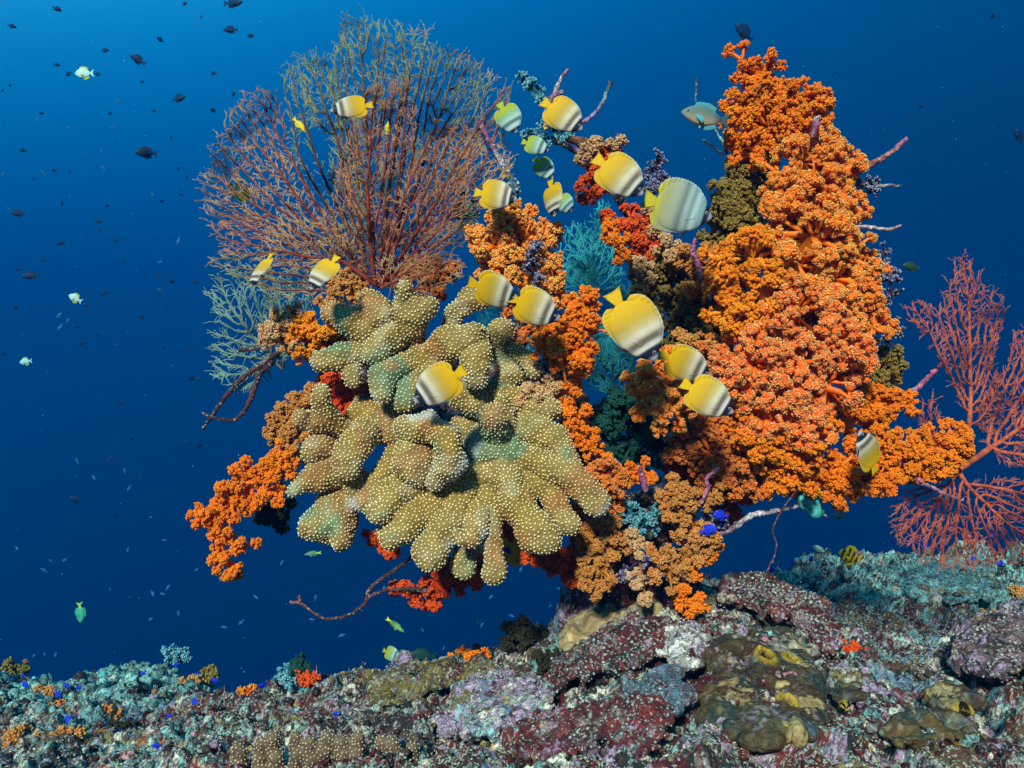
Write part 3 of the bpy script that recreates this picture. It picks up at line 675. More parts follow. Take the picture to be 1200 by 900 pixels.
# ---- feather stars
def feather_star(px, py, Y, r, seed, col, label, n=16):
    rng = np.random.default_rng(seed); c = at(px, py, Y); k = Y/F; root = thing('feather_star', label, 'feather star', c, 'feather stars')
    for i in range(n):
        mb = MB(); a = 2*math.pi*i/n+rng.uniform(-.15, .15); t = np.linspace(0, 1, 16); R = r*k*rng.uniform(.8, 1.15)
        cv = rng.uniform(.4, 1.1); ang = a+cv*t*t
        P = c+np.stack([np.cos(ang)*t*R, -.35*R*np.sin(t*2.2)*rng.uniform(.3, 1.2)+0*t, np.sin(ang)*t*R], 1)
        mb.tubes(P, np.arange(16)-1, np.linspace(.8, .35, 16)*k, np.array(col)*.7, 4)
        T = np.gradient(P, axis=0); T = unit(T); S = unit(np.cross(T, (0, 1, 0)))
        for s in (-1, 1):
            for j in range(2, 16):
                b = P[j]; ln = r*k*.20*(1-.5*t[j]); e = b+(S[j]*s+T[j]*.5)*ln
                mb.tubes([b, e], [-1, 0], [.34*k, .2*k], np.array(col), 3)
        mb.build('arm', M_fan, root, c)
    mb = MB(); mb.blobs([c], 3*k, col, ICO1); mb.build('disc', M_fan, root, c)
feather_star(688, 318, 2.3, 26, 1, (.03, .34, .38), 'teal feather star with curling arms behind the orange column, upper one')
feather_star(715, 395, 2.3, 24, 2, (.02, .26, .30), 'teal feather star in the dark hollow left of the big yellow fish')
feather_star(728, 348, 2.35, 20, 3, (.015, .15, .18), 'dark teal feather star just right of the upper feather star', 12)

# ---- orange soft corals
G = 'soft corals growing on the rock pillar'
S = lambda *a, **k: soft(*a, group=G, **k)
S('fiery orange knobbly soft coral crowning the top of the tallest arm', [(870, 72, 13), (892, 88, 20), (878, 118, 24), (915, 112, 22), (900, 150, 30), (862, 148, 16), (952, 118, 22), (940, 150, 26), (965, 140, 16), (880, 180, 22), (865, 160, 18)], 'orange', 2.02, 101, s1=13, lobe=7, bunch=2.72, polyp=0.96, nb=11, npol=11)
S('bright orange soft coral with creamy bunches just below the crown', [(940, 190, 28), (915, 205, 24), (970, 170, 16), (990, 185, 14), (955, 225, 36), (985, 240, 26), (925, 245, 32), (975, 205, 24)], 'peach', 1.96, 102)
S('glowing orange soft coral on the right shoulder of the tall arm', [(955, 280, 42), (990, 300, 30), (975, 330, 42), (1010, 340, 26), (930, 310, 40), (1000, 370, 36), (1022, 385, 22)], 'peach', 1.94, 103)
S('golden orange soft coral with fine fingers left of the centre of the tall arm', [(880, 300, 32), (862, 320, 32), (890, 340, 34), (845, 305, 18), (870, 365, 34), (900, 385, 26), (842, 330, 18)], 'golden', 1.92, 104, s1=14, lobe=7.5, bunch=2.80, polyp=0.96, nb=11, npol=11)
S('huge light orange soft coral filling the middle of the right side', [(930, 370, 44), (965, 400, 44), (925, 430, 46), (880, 430, 40), (965, 450, 36), (905, 480, 42), (860, 455, 26), (940, 495, 30), (1000, 420, 28)], 'salmon', 1.90, 105)
S('brownish orange soft coral fringe under the huge light orange one', [(850, 500, 34), (880, 530, 34), (830, 530, 30), (915, 540, 28), (855, 560, 26), (800, 520, 20), (890, 565, 22)], 'rust', 1.98, 106, s1=16, lobe=8, bunch=3.04, polyp=1.00)
S('vivid orange soft coral drooping below the light orange one, above the arm', [(905, 520, 26), (940, 530, 24), (965, 510, 18), (875, 505, 22)], 'orange', 1.90, 107, s1=15, lobe=8, bunch=2.88)
S('olive brown soft coral down the shaded left flank of the tall arm', [(868, 205, 20), (855, 235, 22), (848, 265, 24), (868, 270, 26), (878, 230, 20), (850, 290, 18)], 'olive', 2.05, 108, s1=13, lobe=7, bunch=2.72, polyp=0.96, npol=11)
S('olive soft coral between the two biggest yellow fish', [(770, 330, 26), (795, 340, 26), (760, 355, 22), (785, 310, 20), (815, 370, 24), (840, 360, 20), (770, 380, 20), (805, 395, 22), (830, 390, 18), (765, 300, 16)], 'olive', 2.08, 109, s1=14, lobe=7, bunch=2.72, polyp=1.00, npol=11)
S('yellowish olive tuft above the big grey striped fish gap', [(800, 300, 14), (820, 310, 16), (832, 300, 14), (820, 335, 16)], 'brown', 2.02, 110, s1=12, lobe=6, bunch=2.40, npol=8)
S('peach soft coral with white flecked bunches below the big white bellied yellow fish', [(800, 455, 20), (770, 445, 20), (748, 455, 17), (760, 478, 18), (782, 488, 18), (760, 435, 15), (782, 415, 14), (795, 480, 16)], 'peach', 1.84, 111, s1=17, lobe=8.5, bunch=3.04)
S('orange brown soft coral bunch at the olive edge left of the huge one', [(840, 415, 22), (825, 440, 20), (850, 440, 20), (815, 480, 18), (838, 480, 18)], 'rust', 1.97, 112, s1=15, lobe=8, bunch=2.96)
S('golden orange soft coral clump on the upper twig of the right arm', [(1015, 470, 20), (990, 485, 22), (1040, 470, 18), (1060, 468, 13), (970, 490, 20), (1025, 490, 16)], 'orange', 1.98, 113, s1=13, lobe=7, bunch=2.72, polyp=0.96, npol=11)
S('olive gold tuft sticking up beside the pink twig of the right arm', [(1040, 440, 15), (1045, 425, 13), (1035, 455, 14)], 'olive', 2.0, 114, s1=11, lobe=6, bunch=2.40, npol=8)
S('golden orange soft coral covering the outer end of the right arm', [(1035, 520, 22), (1060, 530, 24), (1090, 525, 24), (1120, 520, 20), (1080, 548, 18), (1050, 548, 20), (1110, 540, 14)], 'orange', 1.95, 115, s1=13, lobe=7, bunch=2.72, polyp=0.96, npol=11)
S('orange soft coral hanging along the inner half of the right arm', [(1000, 560, 22), (975, 560, 20), (1030, 560, 18), (945, 555, 20), (920, 565, 18), (990, 578, 16), (1005, 530, 16)], 'orange', 1.93, 116, s1=13, lobe=7, bunch=2.80, polyp=0.96, npol=11)
S('yellow end knob beside the foot of the coral red fan', [(1105, 553, 10), (1115, 550, 9)], 'golden', 1.93, 117, s1=10, lobe=5, bunch=2.08, npol=7)
S('orange and cream soft coral on top of the middle column', [(590, 262, 24), (610, 250, 18), (580, 290, 24), (610, 285, 26), (640, 270, 16), (585, 318, 22), (615, 320, 24), (642, 300, 16), (560, 275, 12)], 'peach', 1.96, 118, s1=15, lobe=8, bunch=2.88, polyp=1.00)
S('orange soft coral patch low on the middle column beside the purple crust', [(650, 330, 14), (645, 310, 13), (655, 350, 12)], 'peach', 1.95, 119, s1=13, lobe=7, bunch=2.72)
S('vivid orange branching soft coral right of the yellow fish pair', [(680, 362, 16), (690, 350, 13), (668, 385, 20), (695, 385, 16), (650, 400, 20), (678, 410, 22), (640, 410, 16), (660, 430, 16), (685, 432, 12), (640, 385, 14)], 'orange', 1.90, 120, s1=15, lobe=8, bunch=2.80, polyp=0.96, npol=11)
S('cinnamon brown soft coral behind the second yellow fish of the pair', [(625, 372, 16), (610, 390, 16), (640, 360, 14), (600, 365, 12)], 'rust', 2.0, 121, s1=13, lobe=7, bunch=2.72)
S('tan and rust soft coral at the upper right rim of the large dotted coral', [(625, 460, 14), (640, 468, 14), (655, 455, 14), (635, 450, 12)], 'tan', 1.94, 122, s1=12, lobe=6.5, bunch=2.56)
S('orange soft coral strip running down right of the large dotted coral', [(662, 470, 14), (675, 490, 16), (685, 510, 17), (668, 505, 13), (695, 530, 15), (670, 455, 12)], 'orange', 1.95, 123, s1=13, lobe=7, bunch=2.72, npol=11)
S('orange brown soft coral patch at the foot of the orange strip', [(705, 555, 20), (695, 575, 16), (718, 575, 14), (725, 555, 12)], 'rust', 1.93, 124, s1=13, lobe=7, bunch=2.72)
S('orange soft coral tuft beside the dark green coral, above the rock centre', [(740, 552, 12), (752, 550, 12), (762, 558, 10), (735, 565, 10)], 'orange', 1.95, 125, s1=12, lobe=6.5, bunch=2.56, npol=11)
S('dark green bushy coral in the shaded middle of the cluster', [(735, 485, 28), (715, 500, 24), (765, 500, 26), (740, 515, 28), (720, 475, 18), (775, 520, 18), (755, 535, 16)], 'green', 2.05, 126, s1=15, lobe=8, bunch=3.04, polyp=1.04, name='bushy_coral')
S('deep red orange soft coral hanging from the twig left of the large yellow fish', [(715, 178, 10), (700, 195, 14), (698, 215, 15), (692, 228, 13), (710, 205, 12)], 'deep', 2.06, 127, s1=12, lobe=6.5, bunch=2.56, npol=11)
S('orange tan fringe on the twig above the large yellow fish', [(688, 178, 7), (700, 168, 8), (720, 172, 8), (682, 184, 5)], 'tan', 2.04, 128, s1=9, lobe=5, bunch=2.16, npol=7)
S('deep orange soft coral below the large yellow fish', [(722, 262, 12), (740, 258, 14), (745, 275, 14), (755, 265, 12), (765, 285, 14), (745, 290, 12)], 'deep', 2.04, 129, s1=12, lobe=6.5, bunch=2.64, npol=11)
S('orange red soft coral finger pointing left toward the teal bush', [(712, 272, 10), (722, 280, 11), (728, 300, 10), (716, 265, 9)], 'orange', 2.0, 130, s1=11, lobe=6, bunch=2.48, npol=8)
S('tan flecked soft coral left of the big grey striped fish', [(772, 265, 13), (762, 245, 10), (778, 290, 15), (755, 320, 15), (745, 310, 10)], 'tan', 2.03, 131, s1=12, lobe=6.5, bunch=2.56)
S('red soft coral hanging under the fingers of the large dotted coral, left part', [(510, 680, 18), (495, 695, 15), (530, 672, 18), (550, 665, 18), (508, 705, 10), (475, 690, 8), (540, 685, 12)], 'deep', 1.98, 132, s1=13, lobe=7, bunch=2.72, npol=11)
S('deep red soft coral hanging under the right side of the large dotted coral', [(625, 655, 12), (650, 655, 16), (675, 658, 18), (695, 665, 14), (640, 645, 14), (670, 675, 12), (685, 645, 14)], 'deep', 2.0, 133, s1=13, lobe=7, bunch=2.72, npol=11)
S('small red soft coral tuft hanging below the curled plate', [(440, 628, 8), (450, 637, 10), (460, 645, 9)], 'deep', 1.95, 134, s1=10, lobe=5.5, bunch=2.40, npol=8)
S('red orange soft coral seen between the large coral fingers', [(605, 590, 12), (640, 600, 10), (600, 620, 12), (540, 610, 10), (650, 620, 12)], 'deep', 2.02, 135, s1=12, lobe=6.5, bunch=2.56, npol=8)
S('brilliant orange soft coral, lowest left tip of the cluster', [(250, 606, 16), (232, 605, 12), (270, 585, 18), (290, 590, 14), (258, 630, 14), (262, 655, 14), (272, 672, 9), (285, 640, 9)], 'orange', 1.92, 136, s1=12, lobe=6.5, bunch=2.64, polyp=0.92, npol=11)
S('brilliant orange soft coral between the lowest left tip and the dotted coral', [(300, 562, 18), (320, 550, 17), (285, 555, 13), (335, 545, 13), (318, 575, 14), (330, 530, 13)], 'orange', 1.92, 137, s1=12, lobe=6.5, bunch=2.64, polyp=0.92, npol=11)
S('blackish soft coral tuft in the shade under the left orange branch', [(318, 600, 12), (325, 612, 12), (308, 605, 9), (330, 592, 10)], 'dark', 2.05, 138, s1=11, lobe=6, bunch=2.48, npol=8)
S('orange brown soft coral with tan tufts left of the curled plate', [(350, 510, 18), (338, 500, 15), (330, 520, 14), (345, 485, 14), (360, 525, 16), (325, 490, 10)], 'brown', 1.98, 139, s1=15, lobe=8, bunch=2.80)
S('brown soft coral band above the left dotted lobes', [(365, 465, 16), (355, 480, 13), (380, 455, 14), (345, 470, 9)], 'brown', 2.02, 140, s1=13, lobe=7, bunch=2.72)
S('red orange soft coral deep between the upper and the lower dotted corals', [(400, 470, 18), (420, 465, 16), (435, 480, 15), (395, 450, 16), (445, 490, 12)], 'deep', 2.0, 141, s1=12, lobe=6.5, bunch=2.64, npol=11)
S('orange soft coral knot with a yellow heart below the left of the red fan', [(365, 390, 16), (350, 395, 14), (378, 405, 14), (358, 375, 12), (350, 415, 9), (385, 385, 12)], 'golden', 1.94, 142, s1=12, lobe=6.5, bunch=2.64)
S('tan soft coral tuft at the left foot of the red fan', [(320, 385, 15), (335, 375, 14), (330, 400, 14), (310, 395, 9), (345, 365, 10)], 'tan', 1.93, 143, s1=12, lobe=6.5, bunch=2.56)
S('dull red soft coral under the rim of the upper dotted coral', [(385, 398, 13), (405, 402, 12), (425, 395, 10), (370, 415, 10)], 'deep', 1.99, 144, s1=11, lobe=6, bunch=2.48)
S('tan brown soft coral on the rock at the left of the fan foot', [(408, 340, 16), (395, 345, 14), (420, 332, 12), (385, 355, 12), (400, 325, 10)], 'brown', 1.97, 145, s1=13, lobe=7, bunch=2.64)
S('rust red soft coral at the right foot of the red fan', [(500, 318, 14), (515, 325, 12), (485, 322, 12), (505, 340, 12), (525, 315, 8)], 'rust', 2.02, 146, s1=12, lobe=6.5, bunch=2.56)
S('brown orange soft coral down the left side of the rock pillar', [(698, 625, 18), (715, 640, 18), (690, 650, 15), (705, 665, 16), (690, 680, 14), (720, 620, 14), (700, 690, 10)], 'brown', 1.95, 147, s1=13, lobe=7, bunch=2.80)
S('brown orange soft coral down the right side of the rock pillar', [(805, 620, 18), (820, 640, 18), (800, 655, 18), (785, 670, 15), (830, 625, 13), (775, 650, 13)], 'brown', 1.95, 148, s1=13, lobe=7, bunch=2.80)
S('orange brown soft coral over the upper right of the rock pillar', [(800, 580, 18), (790, 600, 16), (815, 590, 14), (780, 575, 13), (835, 580, 12)], 'brown', 1.93, 149, s1=13, lobe=7, bunch=2.80)
S('orange red soft coral clinging to the pillar above the blue fish', [(830, 655, 10), (835, 640, 10), (812, 672, 9)], 'orange', 1.95, 150, s1=11, lobe=6, bunch=2.48, npol=8)
S('small bright orange coral pair at the foot of the rock pillar', [(798, 705, 8), (810, 712, 8), (820, 705, 10), (800, 690, 8)], 'orange', 1.96, 151, s1=9, lobe=5.5, bunch=2.32, npol=8)
S('tan orange tuft low in the middle of the rock pillar', [(748, 640, 9), (742, 630, 8), (755, 700, 7), (747, 675, 10)], 'tan', 1.97, 152, s1=10, lobe=5.5, bunch=2.32)
S('rust coloured soft coral on the left shoulder of the rock pillar', [(668, 602, 12), (680, 612, 13), (655, 610, 9), (720, 595, 10)], 'rust', 1.97, 153, s1=12, lobe=6.5, bunch=2.56)
S('deep rust soft coral filling the hollow behind the huge orange one', [(820, 500, 26), (800, 545, 24), (780, 600, 16), (860, 590, 18), (830, 410, 20), (880, 470, 30)], 'deep', 2.1, 154, s1=16, lobe=8, bunch=3.04)
S('yellow brown tuft at the upper left of the huge orange coral', [(815, 420, 13), (808, 400, 13), (830, 400, 14)], 'brown', 1.99, 155, s1=12, lobe=6.5, bunch=2.56)
# knobbly blue and violet corals
K = dict(s1=9, lobe=5, bunch=2.32, polyp=1.20, nb=5, npol=4, protr=1.2)
S('blue white knobbly coral branch at the top left of the fish group', [(612, 92, 6), (620, 100, 7), (632, 110, 7), (642, 120, 7), (648, 135, 8), (640, 145, 8)], 'blue', 2.1, 160, name='knobbly_coral', cat='knobbly coral', **K)
S('blue white knobbly coral under the upper yellow fish', [(650, 152, 9), (635, 160, 9), (662, 160, 8), (620, 155, 7)], 'blue', 2.1, 161, name='knobbly_coral', cat='knobbly coral', **K)
S('violet and white knobbly coral spire right of the large yellow fish', [(772, 185, 7), (765, 198, 8), (775, 210, 8), (765, 222, 8), (768, 236, 6)], 'violet', 2.08, 162, name='knobbly_coral', cat='knobbly coral', **K)
S('dark blue knobbly coral beside the orange top of the middle column', [(540, 240, 8), (548, 250, 9), (540, 258, 8), (555, 240, 6)], 'blue', 2.12, 163, name='knobbly_coral', cat='knobbly coral', **K)
S('violet knobbly coral with white cups below the pink twig at the right', [(998, 208, 8), (1012, 214, 8), (1025, 212, 6), (1020, 224, 6)], 'violet', 2.0, 164, name='knobbly_coral', cat='knobbly coral', **K)
S('small violet knobbly coral twig right of the tall arm', [(1032, 305, 4), (1036, 295, 4), (1030, 318, 5), (1042, 322, 4), (1045, 345, 5), (1038, 352, 5)], 'violet', 2.1, 165, name='knobbly_coral', cat='knobbly coral', **K)
S('blue knobbly coral low at the right edge of the tall arm', [(1045, 375, 7), (1050, 390, 7), (1040, 400, 7)], 'violet', 2.12, 166, name='knobbly_coral', cat='knobbly coral', **K)
S('purple crust with pale cups on the middle column', [(625, 300, 10), (622, 312, 10), (628, 325, 9), (630, 288, 6)], 'violet', 1.9, 167, name='knobbly_coral', cat='knobbly coral', **K)
S('pale blue cup coral clump in the shaded centre of the rock pillar', [(735, 605, 14), (755, 612, 14), (728, 590, 10), (772, 600, 9)], 'blue', 1.98, 168, name='knobbly_coral', cat='knobbly coral', **K)
S('pink violet crust clump on the lower rock pillar', [(765, 660, 12), (775, 668, 9), (755, 650, 9), (730, 675, 9)], 'violet', 1.97, 169, name='knobbly_coral', cat='knobbly coral', **K)
S('violet knobbly coral beside the blue fish on the pillar', [(838, 610, 8), (832, 595, 7), (828, 605, 7)], 'violet', 1.96, 170, name='knobbly_coral', cat='knobbly coral', **K)
S('dark violet knobbly lump between the dotted corals', [(450, 478, 9), (462, 486, 10), (440, 470, 8)], 'violet', 1.97, 171, name='knobbly_coral', cat='knobbly coral', **K)

# ---- bare branches
PURP = (.30, .06, .14); WH = (.62, .55, .58); BLK = (.03, .015, .02); MAG = (.42, .10, .20); TE = (.10, .32, .36)
bare('pink tipped twig pointing up left of the yellow fish group', [(562, 142, 5), (570, 160, 4.5), (582, 180, 4), (592, 200, 6), (602, 222, 8), (600, 250, 7)], [MAG, MAG, WH, TE, (.08, .10, .2), BLK], 2.05, 1, knob=(.45, .95, 3, 2.2, (.45, .60, .68)))
bare('pink tipped twig rising over the upper yellow fish', [(665, 82, 3), (655, 97, 4), (650, 112, 5), (642, 128, 6), (640, 150, 6)], [MAG, WH, PURP, (.5, .35, .15), (.6, .35, .1)], 2.08, 2, fork=[[(660, 107, 3.5), (652, 112, 4), (646, 118, 4)]])
bare('curved violet twig with a dark tip right of the upper yellow fish', [(716, 96, 4), (710, 110, 3.4), (704, 124, 3), (692, 138, 3.4), (680, 145, 3)], [BLK, (.15, .3, .4), (.4, .3, .6), MAG], 2.08, 3)
bare('thick mossy orange twig between the upper fish and the large yellow fish', [(668, 163, 7), (685, 168, 9), (705, 178, 9), (730, 188, 7)], [(.12, .03, .02), (.3, .1, .03), (.25, .18, .06)], 2.09, 4, fork=[[(724, 158, 2.5), (720, 170, 4), (716, 180, 4)]])
bare('thick pink twig pointing up right off the tall arm', [(1062, 163, 4), (1045, 178, 4.5), (1025, 190, 5), (1008, 200, 6), (985, 210, 6)], [MAG, (.5, .2, .22), (.45, .1, .06), PURP, PURP], 2.0, 5)
bare('short white twig pointing right below the thick pink one', [(1054, 218, 3), (1040, 217, 2.5), (1020, 220, 3), (998, 218, 3)], [BLK, WH, (.35, .25, .4)], 2.0, 6)
bare('thin crooked pink twig crossing the right edge of the tall arm', [(1056, 264, 2), (1040, 269, 3), (1020, 266, 3), (998, 266, 3), (980, 275, 4), (968, 288, 4)], [(.35, .12, .1), WH, (.45, .08, .12), PURP], 1.92, 7)
bare('dark crooked branch pair hanging at the left below the teal fan', [(238, 502, 2.5), (255, 478, 3.5), (270, 458, 4), (285, 442, 4), (310, 425, 4), (330, 410, 5)], [BLK, (.06, .015, .02), (.10, .03, .03), BLK], 2.06, 8,
     fork=[[(236, 483, 1.5), (252, 490, 2.5), (275, 492, 3), (290, 476, 4), (298, 455, 5), (305, 438, 5), (318, 425, 5)], [(278, 412, 3), (290, 410, 2.5), (310, 408, 2.5)]])
bare('long black and pink branch curving below the dotted corals', [(340, 706, 3), (352, 707, 2.6), (370, 720, 2.2), (388, 725, 2.6), (410, 720, 2.8), (428, 706, 3), (432, 692, 3), (445, 680, 3), (468, 664, 3.4), (490, 645, 4), (510, 610, 4)], [(.30, .09, .08), (.09, .03, .025), BLK, (.12, .04, .035), BLK, (.06, .02, .02), BLK], 1.95, 9,
     fork=[[(351, 699, 2.5), (352, 707, 2)], [(432, 700, 3), (445, 694, 2.5), (462, 691, 3), (480, 690, 4), (500, 692, 4)]])
bare('pale pink branch reaching right from the rock pillar, below the orange arm', [(948, 590, 3.5), (935, 592, 4), (920, 596, 4), (902, 600, 4.5), (880, 604, 5), (860, 618, 5), (842, 625, 6), (815, 640, 5)], [WH, (.45, .33, .42), WH, (.35, .18, .3), PURP], 1.98, 10,
     fork=[[(968, 604, 2.5), (958, 600, 2.5), (948, 590, 3)]])
bare('thin dark hanging tendril under the orange arm', [(905, 660, 1.3), (910, 640, 1.3), (906, 620, 1.4), (912, 605, 1.4), (925, 585, 1.6), (938, 568, 1.6)], [(.12, .04, .05), (.15, .05, .06)], 1.9, 11, k=5)
bare('magenta branch joining the orange arm to the coral red fan', [(1110, 418, 3), (1100, 430, 3.4), (1085, 445, 4), (1070, 458, 4.5), (1050, 464, 5), (1030, 468, 5)], [(.45, .06, .1), (.45, .08, .16), (.4, .2, .35), PURP], 2.02, 12)
bare('dark purple underside stub at the end of the orange arm', [(1010, 562, 8), (1030, 563, 9), (1050, 562, 8), (1075, 560, 7)], [PURP, (.22, .02, .07), (.2, .03, .08), PURP], 1.97, 13)
bare('thin pink twig pointing right under the coral red fan foot', [(1128, 586, 2), (1110, 580, 2.5), (1090, 570, 3), (1075, 562, 4)], [MAG, (.45, .2, .25), (.4, .1, .2)], 1.93, 14)
bare('purple branch stub under the mouth of the big grey fish', [(815, 280, 3), (812, 295, 6), (818, 310, 5), (822, 330, 4)], [PURP, MAG, (.4, .12, .25), PURP], 1.94, 15)
bare('purple knob sticking out between the crown and the bright orange coral', [(958, 138, 5), (955, 150, 7), (953, 160, 6)], [(.5, .3, .35), PURP, (.25, .03, .05)], 1.92, 16)
bare('thin teal twig standing above the grey damselfish', [(816, 92, 2.2), (816, 105, 2), (816, 120, 1.6), (820, 150, 2)], [BLK, TE, TE], 2.12, 17)
bare('forked teal twig at the left of the tall arm', [(838, 152, 2.2), (846, 166, 2.4), (852, 180, 3)], [TE, (.2, .5, .5), TE], 2.05, 18, fork=[[(824, 164, 2), (836, 172, 2.4), (846, 182, 3)]])
bare('thin dark vine trailing over the maroon reef', [(905, 655, 1.2), (893, 690, 1.6), (912, 705, 1.8), (940, 730, 1.8), (962, 755, 2), (972, 790, 2.2), (980, 800, 2)], [(.12, .05, .06), (.3, .15, .2), (.35, .2, .25)], 1.9, 19, k=6)
bare('pink purple root in the dark hollow beside the pillar blue fish', [(822, 590, 3), (830, 570, 3), (828, 560, 3), (842, 548, 4)], [MAG, (.4, .15, .3)], 1.9, 20)
bare('magenta stalk near the centre of the rock pillar', [(750, 548, 4), (753, 560, 6), (757, 575, 5)], [(.4, .08, .2), PURP], 1.9, 21)
# ================================================================== FISH
def prof(s, tab): return np.interp(s, [a for a, _ in tab], [b for _, b in tab])
BTOP = [(0, .075), (.05, .20), (.15, .33), (.3, .395), (.5, .395), (.65, .345), (.78, .25), (.87, .16), (.94, .085), (1, .018)]
BBOT = [(0, .07), (.05, .18), (.15, .29), (.3, .345), (.5, .345), (.65, .31), (.78, .24), (.87, .155), (.94, .085), (1, .02)]
FTOP = [(-.03, .20), (.0, .28), (.04, .345), (.1, .39), (.2, .425), (.35, .435), (.5, .42), (.65, .365), (.78, .262), (.84, .20)]
FBOT = [(-.03, .20), (.0, .275), (.04, .33), (.1, .365), (.2, .385), (.35, .375), (.5, .35), (.6, .325)]
def bf_color(P, var='yellow'):
    s = P[:, 0]+.5; z = P[:, 2]
    s = s-(.10*z*z)+.0
    if var == 'yellow': keys = [(-.3, (.72, .42, .003)), (.10, (.68, .37, .004)), (.24, (.58, .33, .010)), (.36, (.50, .32, .045)), (.46, (.50, .38, .15)), (.54, (.60, .51, .34)), (.59, (.54, .45, .31)), (.65, (.13, .095, .065)), (.705, (.14, .105, .08)), (.755, (.60, .55, .45)), (.795, (.60, .55, .46)), (.815, (.008, .012, .03)), (.925, (.008, .012, .03)), (.94, (.36, .36, .40)), (1.1, (.3, .31, .35))]
    elif var == 'shade': keys = [(-.3, (.50, .50, .01)), (.15, (.40, .44, .03)), (.30, (.28, .42, .18)), (.42, (.30, .48, .34)), (.52, (.45, .60, .50)), (.60, (.07, .15, .15)), (.68, (.10, .20, .20)), (.74, (.50, .62, .58)), (.83, (.45, .58, .56)), (.86, (.012, .02, .04)), (.93, (.012, .02, .04)), (.95, (.32, .38, .42)), (1.1, (.3, .33, .4))]  # shaded copy of the yellow fish: distance tint put into its colours
    else: keys = [(-.3, (.60, .50, .01)), (.03, (.52, .44, .02)), (.13, (.36, .34, .14)), (.34, (.34, .37, .26)), (.46, (.13, .19, .16)), (.54, (.36, .44, .38)), (.62, (.16, .25, .24)), (.68, (.42, .54, .50)), (.78, (.20, .34, .34)), (.83, (.25, .38, .40)), (.855, (.010, .016, .04)), (.925, (.010, .016, .04)), (.95, (.35, .40, .45)), (1.1, (.25, .28, .32))]
    C = np.stack([np.interp(s, [k[0] for k in keys], [k[1][j] for k in keys]) for j in range(3)], 1)
    band = np.exp(-((s-.69)/.06)**2)*smooth(np.abs(z), .2, .36)       # the dark bar pales toward the back and belly
    if var == 'yellow': C = C*(1-band[:, None]*.55)+np.array((.6, .55, .4))*band[:, None]*.55
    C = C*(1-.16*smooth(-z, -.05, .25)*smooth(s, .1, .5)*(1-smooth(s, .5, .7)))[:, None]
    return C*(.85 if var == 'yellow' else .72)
def loft(top, bot, thick, s0, s1, ns=44, nr=24, pw=.75):
    s = np.linspace(s0, s1, ns); a = np.arange(nr)*2*math.pi/nr; V = []
    for q in s:
        t, b, w_ = prof(q, top), prof(q, bot), prof(q, thick); z = np.where(np.sin(a) >= 0, t, b)*np.sin(a)
        y = w_*np.sign(np.cos(a))*np.abs(np.cos(a))**pw; V.append(np.stack([np.full(nr, q-.5), y, z], 1))
    V = np.concatenate(V); i = np.arange(ns*nr).reshape(ns, nr); j = np.roll(i, -1, 1)
    Q = np.stack([i[:-1], i[1:], j[1:], j[:-1]], -1).reshape(-1, 4)
    V = np.concatenate([V, [[s0-.5, 0, 0], [s1-.5, 0, 0]]]); n = ns*nr
    T = [(n, int(i[0, k]), int(j[0, k])) for k in range(nr)]+[(n+1, int(j[-1, k]), int(i[-1, k])) for k in range(nr)]
    return V, Q, T
def finstrip(inner, outer, th=.010, spike=0):
    """closed thin fin between two outlines given as (n,2) arrays of x,z"""
    n = len(inner); nr = 7; t = np.linspace(0, 1, nr)[None, :, None]
    G_ = inner[:, None]*(1-t)+outer[:, None]*t
    if spike: G_[:, -1] = G_[:, -1]+(np.arange(n) % 2)[:, None]*unit(outer-inner)*spike
    w_ = th*(1-np.linspace(0, 1, nr)**2*.75)[None, :]*np.ones((n, 1))*(1+.25*np.sin(np.arange(n)*2.1))[:, None]
    A = np.stack([G_[..., 0], w_, G_[..., 1]], -1).reshape(-1, 3); B = A*np.array([1, -1, 1]); i = np.arange(n*nr).reshape(n, nr); o = n*nr
    Q = [(i[a, b], i[a+1, b], i[a+1, b+1], i[a, b+1]) for a in range(n-1) for b in range(nr-1)]
    Q += [(o+c[3], o+c[2], o+c[1], o+c[0]) for c in Q]
    ring = list(i[:, 0])+list(i[-1, 1:])+list(i[::-1, -1][1:])+list(i[0, ::-1][1:-1]); m = len(ring)
    Q += [(ring[k], o+ring[k], o+ring[(k+1) % m], ring[(k+1) % m]) for k in range(m)]
    return np.concatenate([A, B]), np.array(Q)
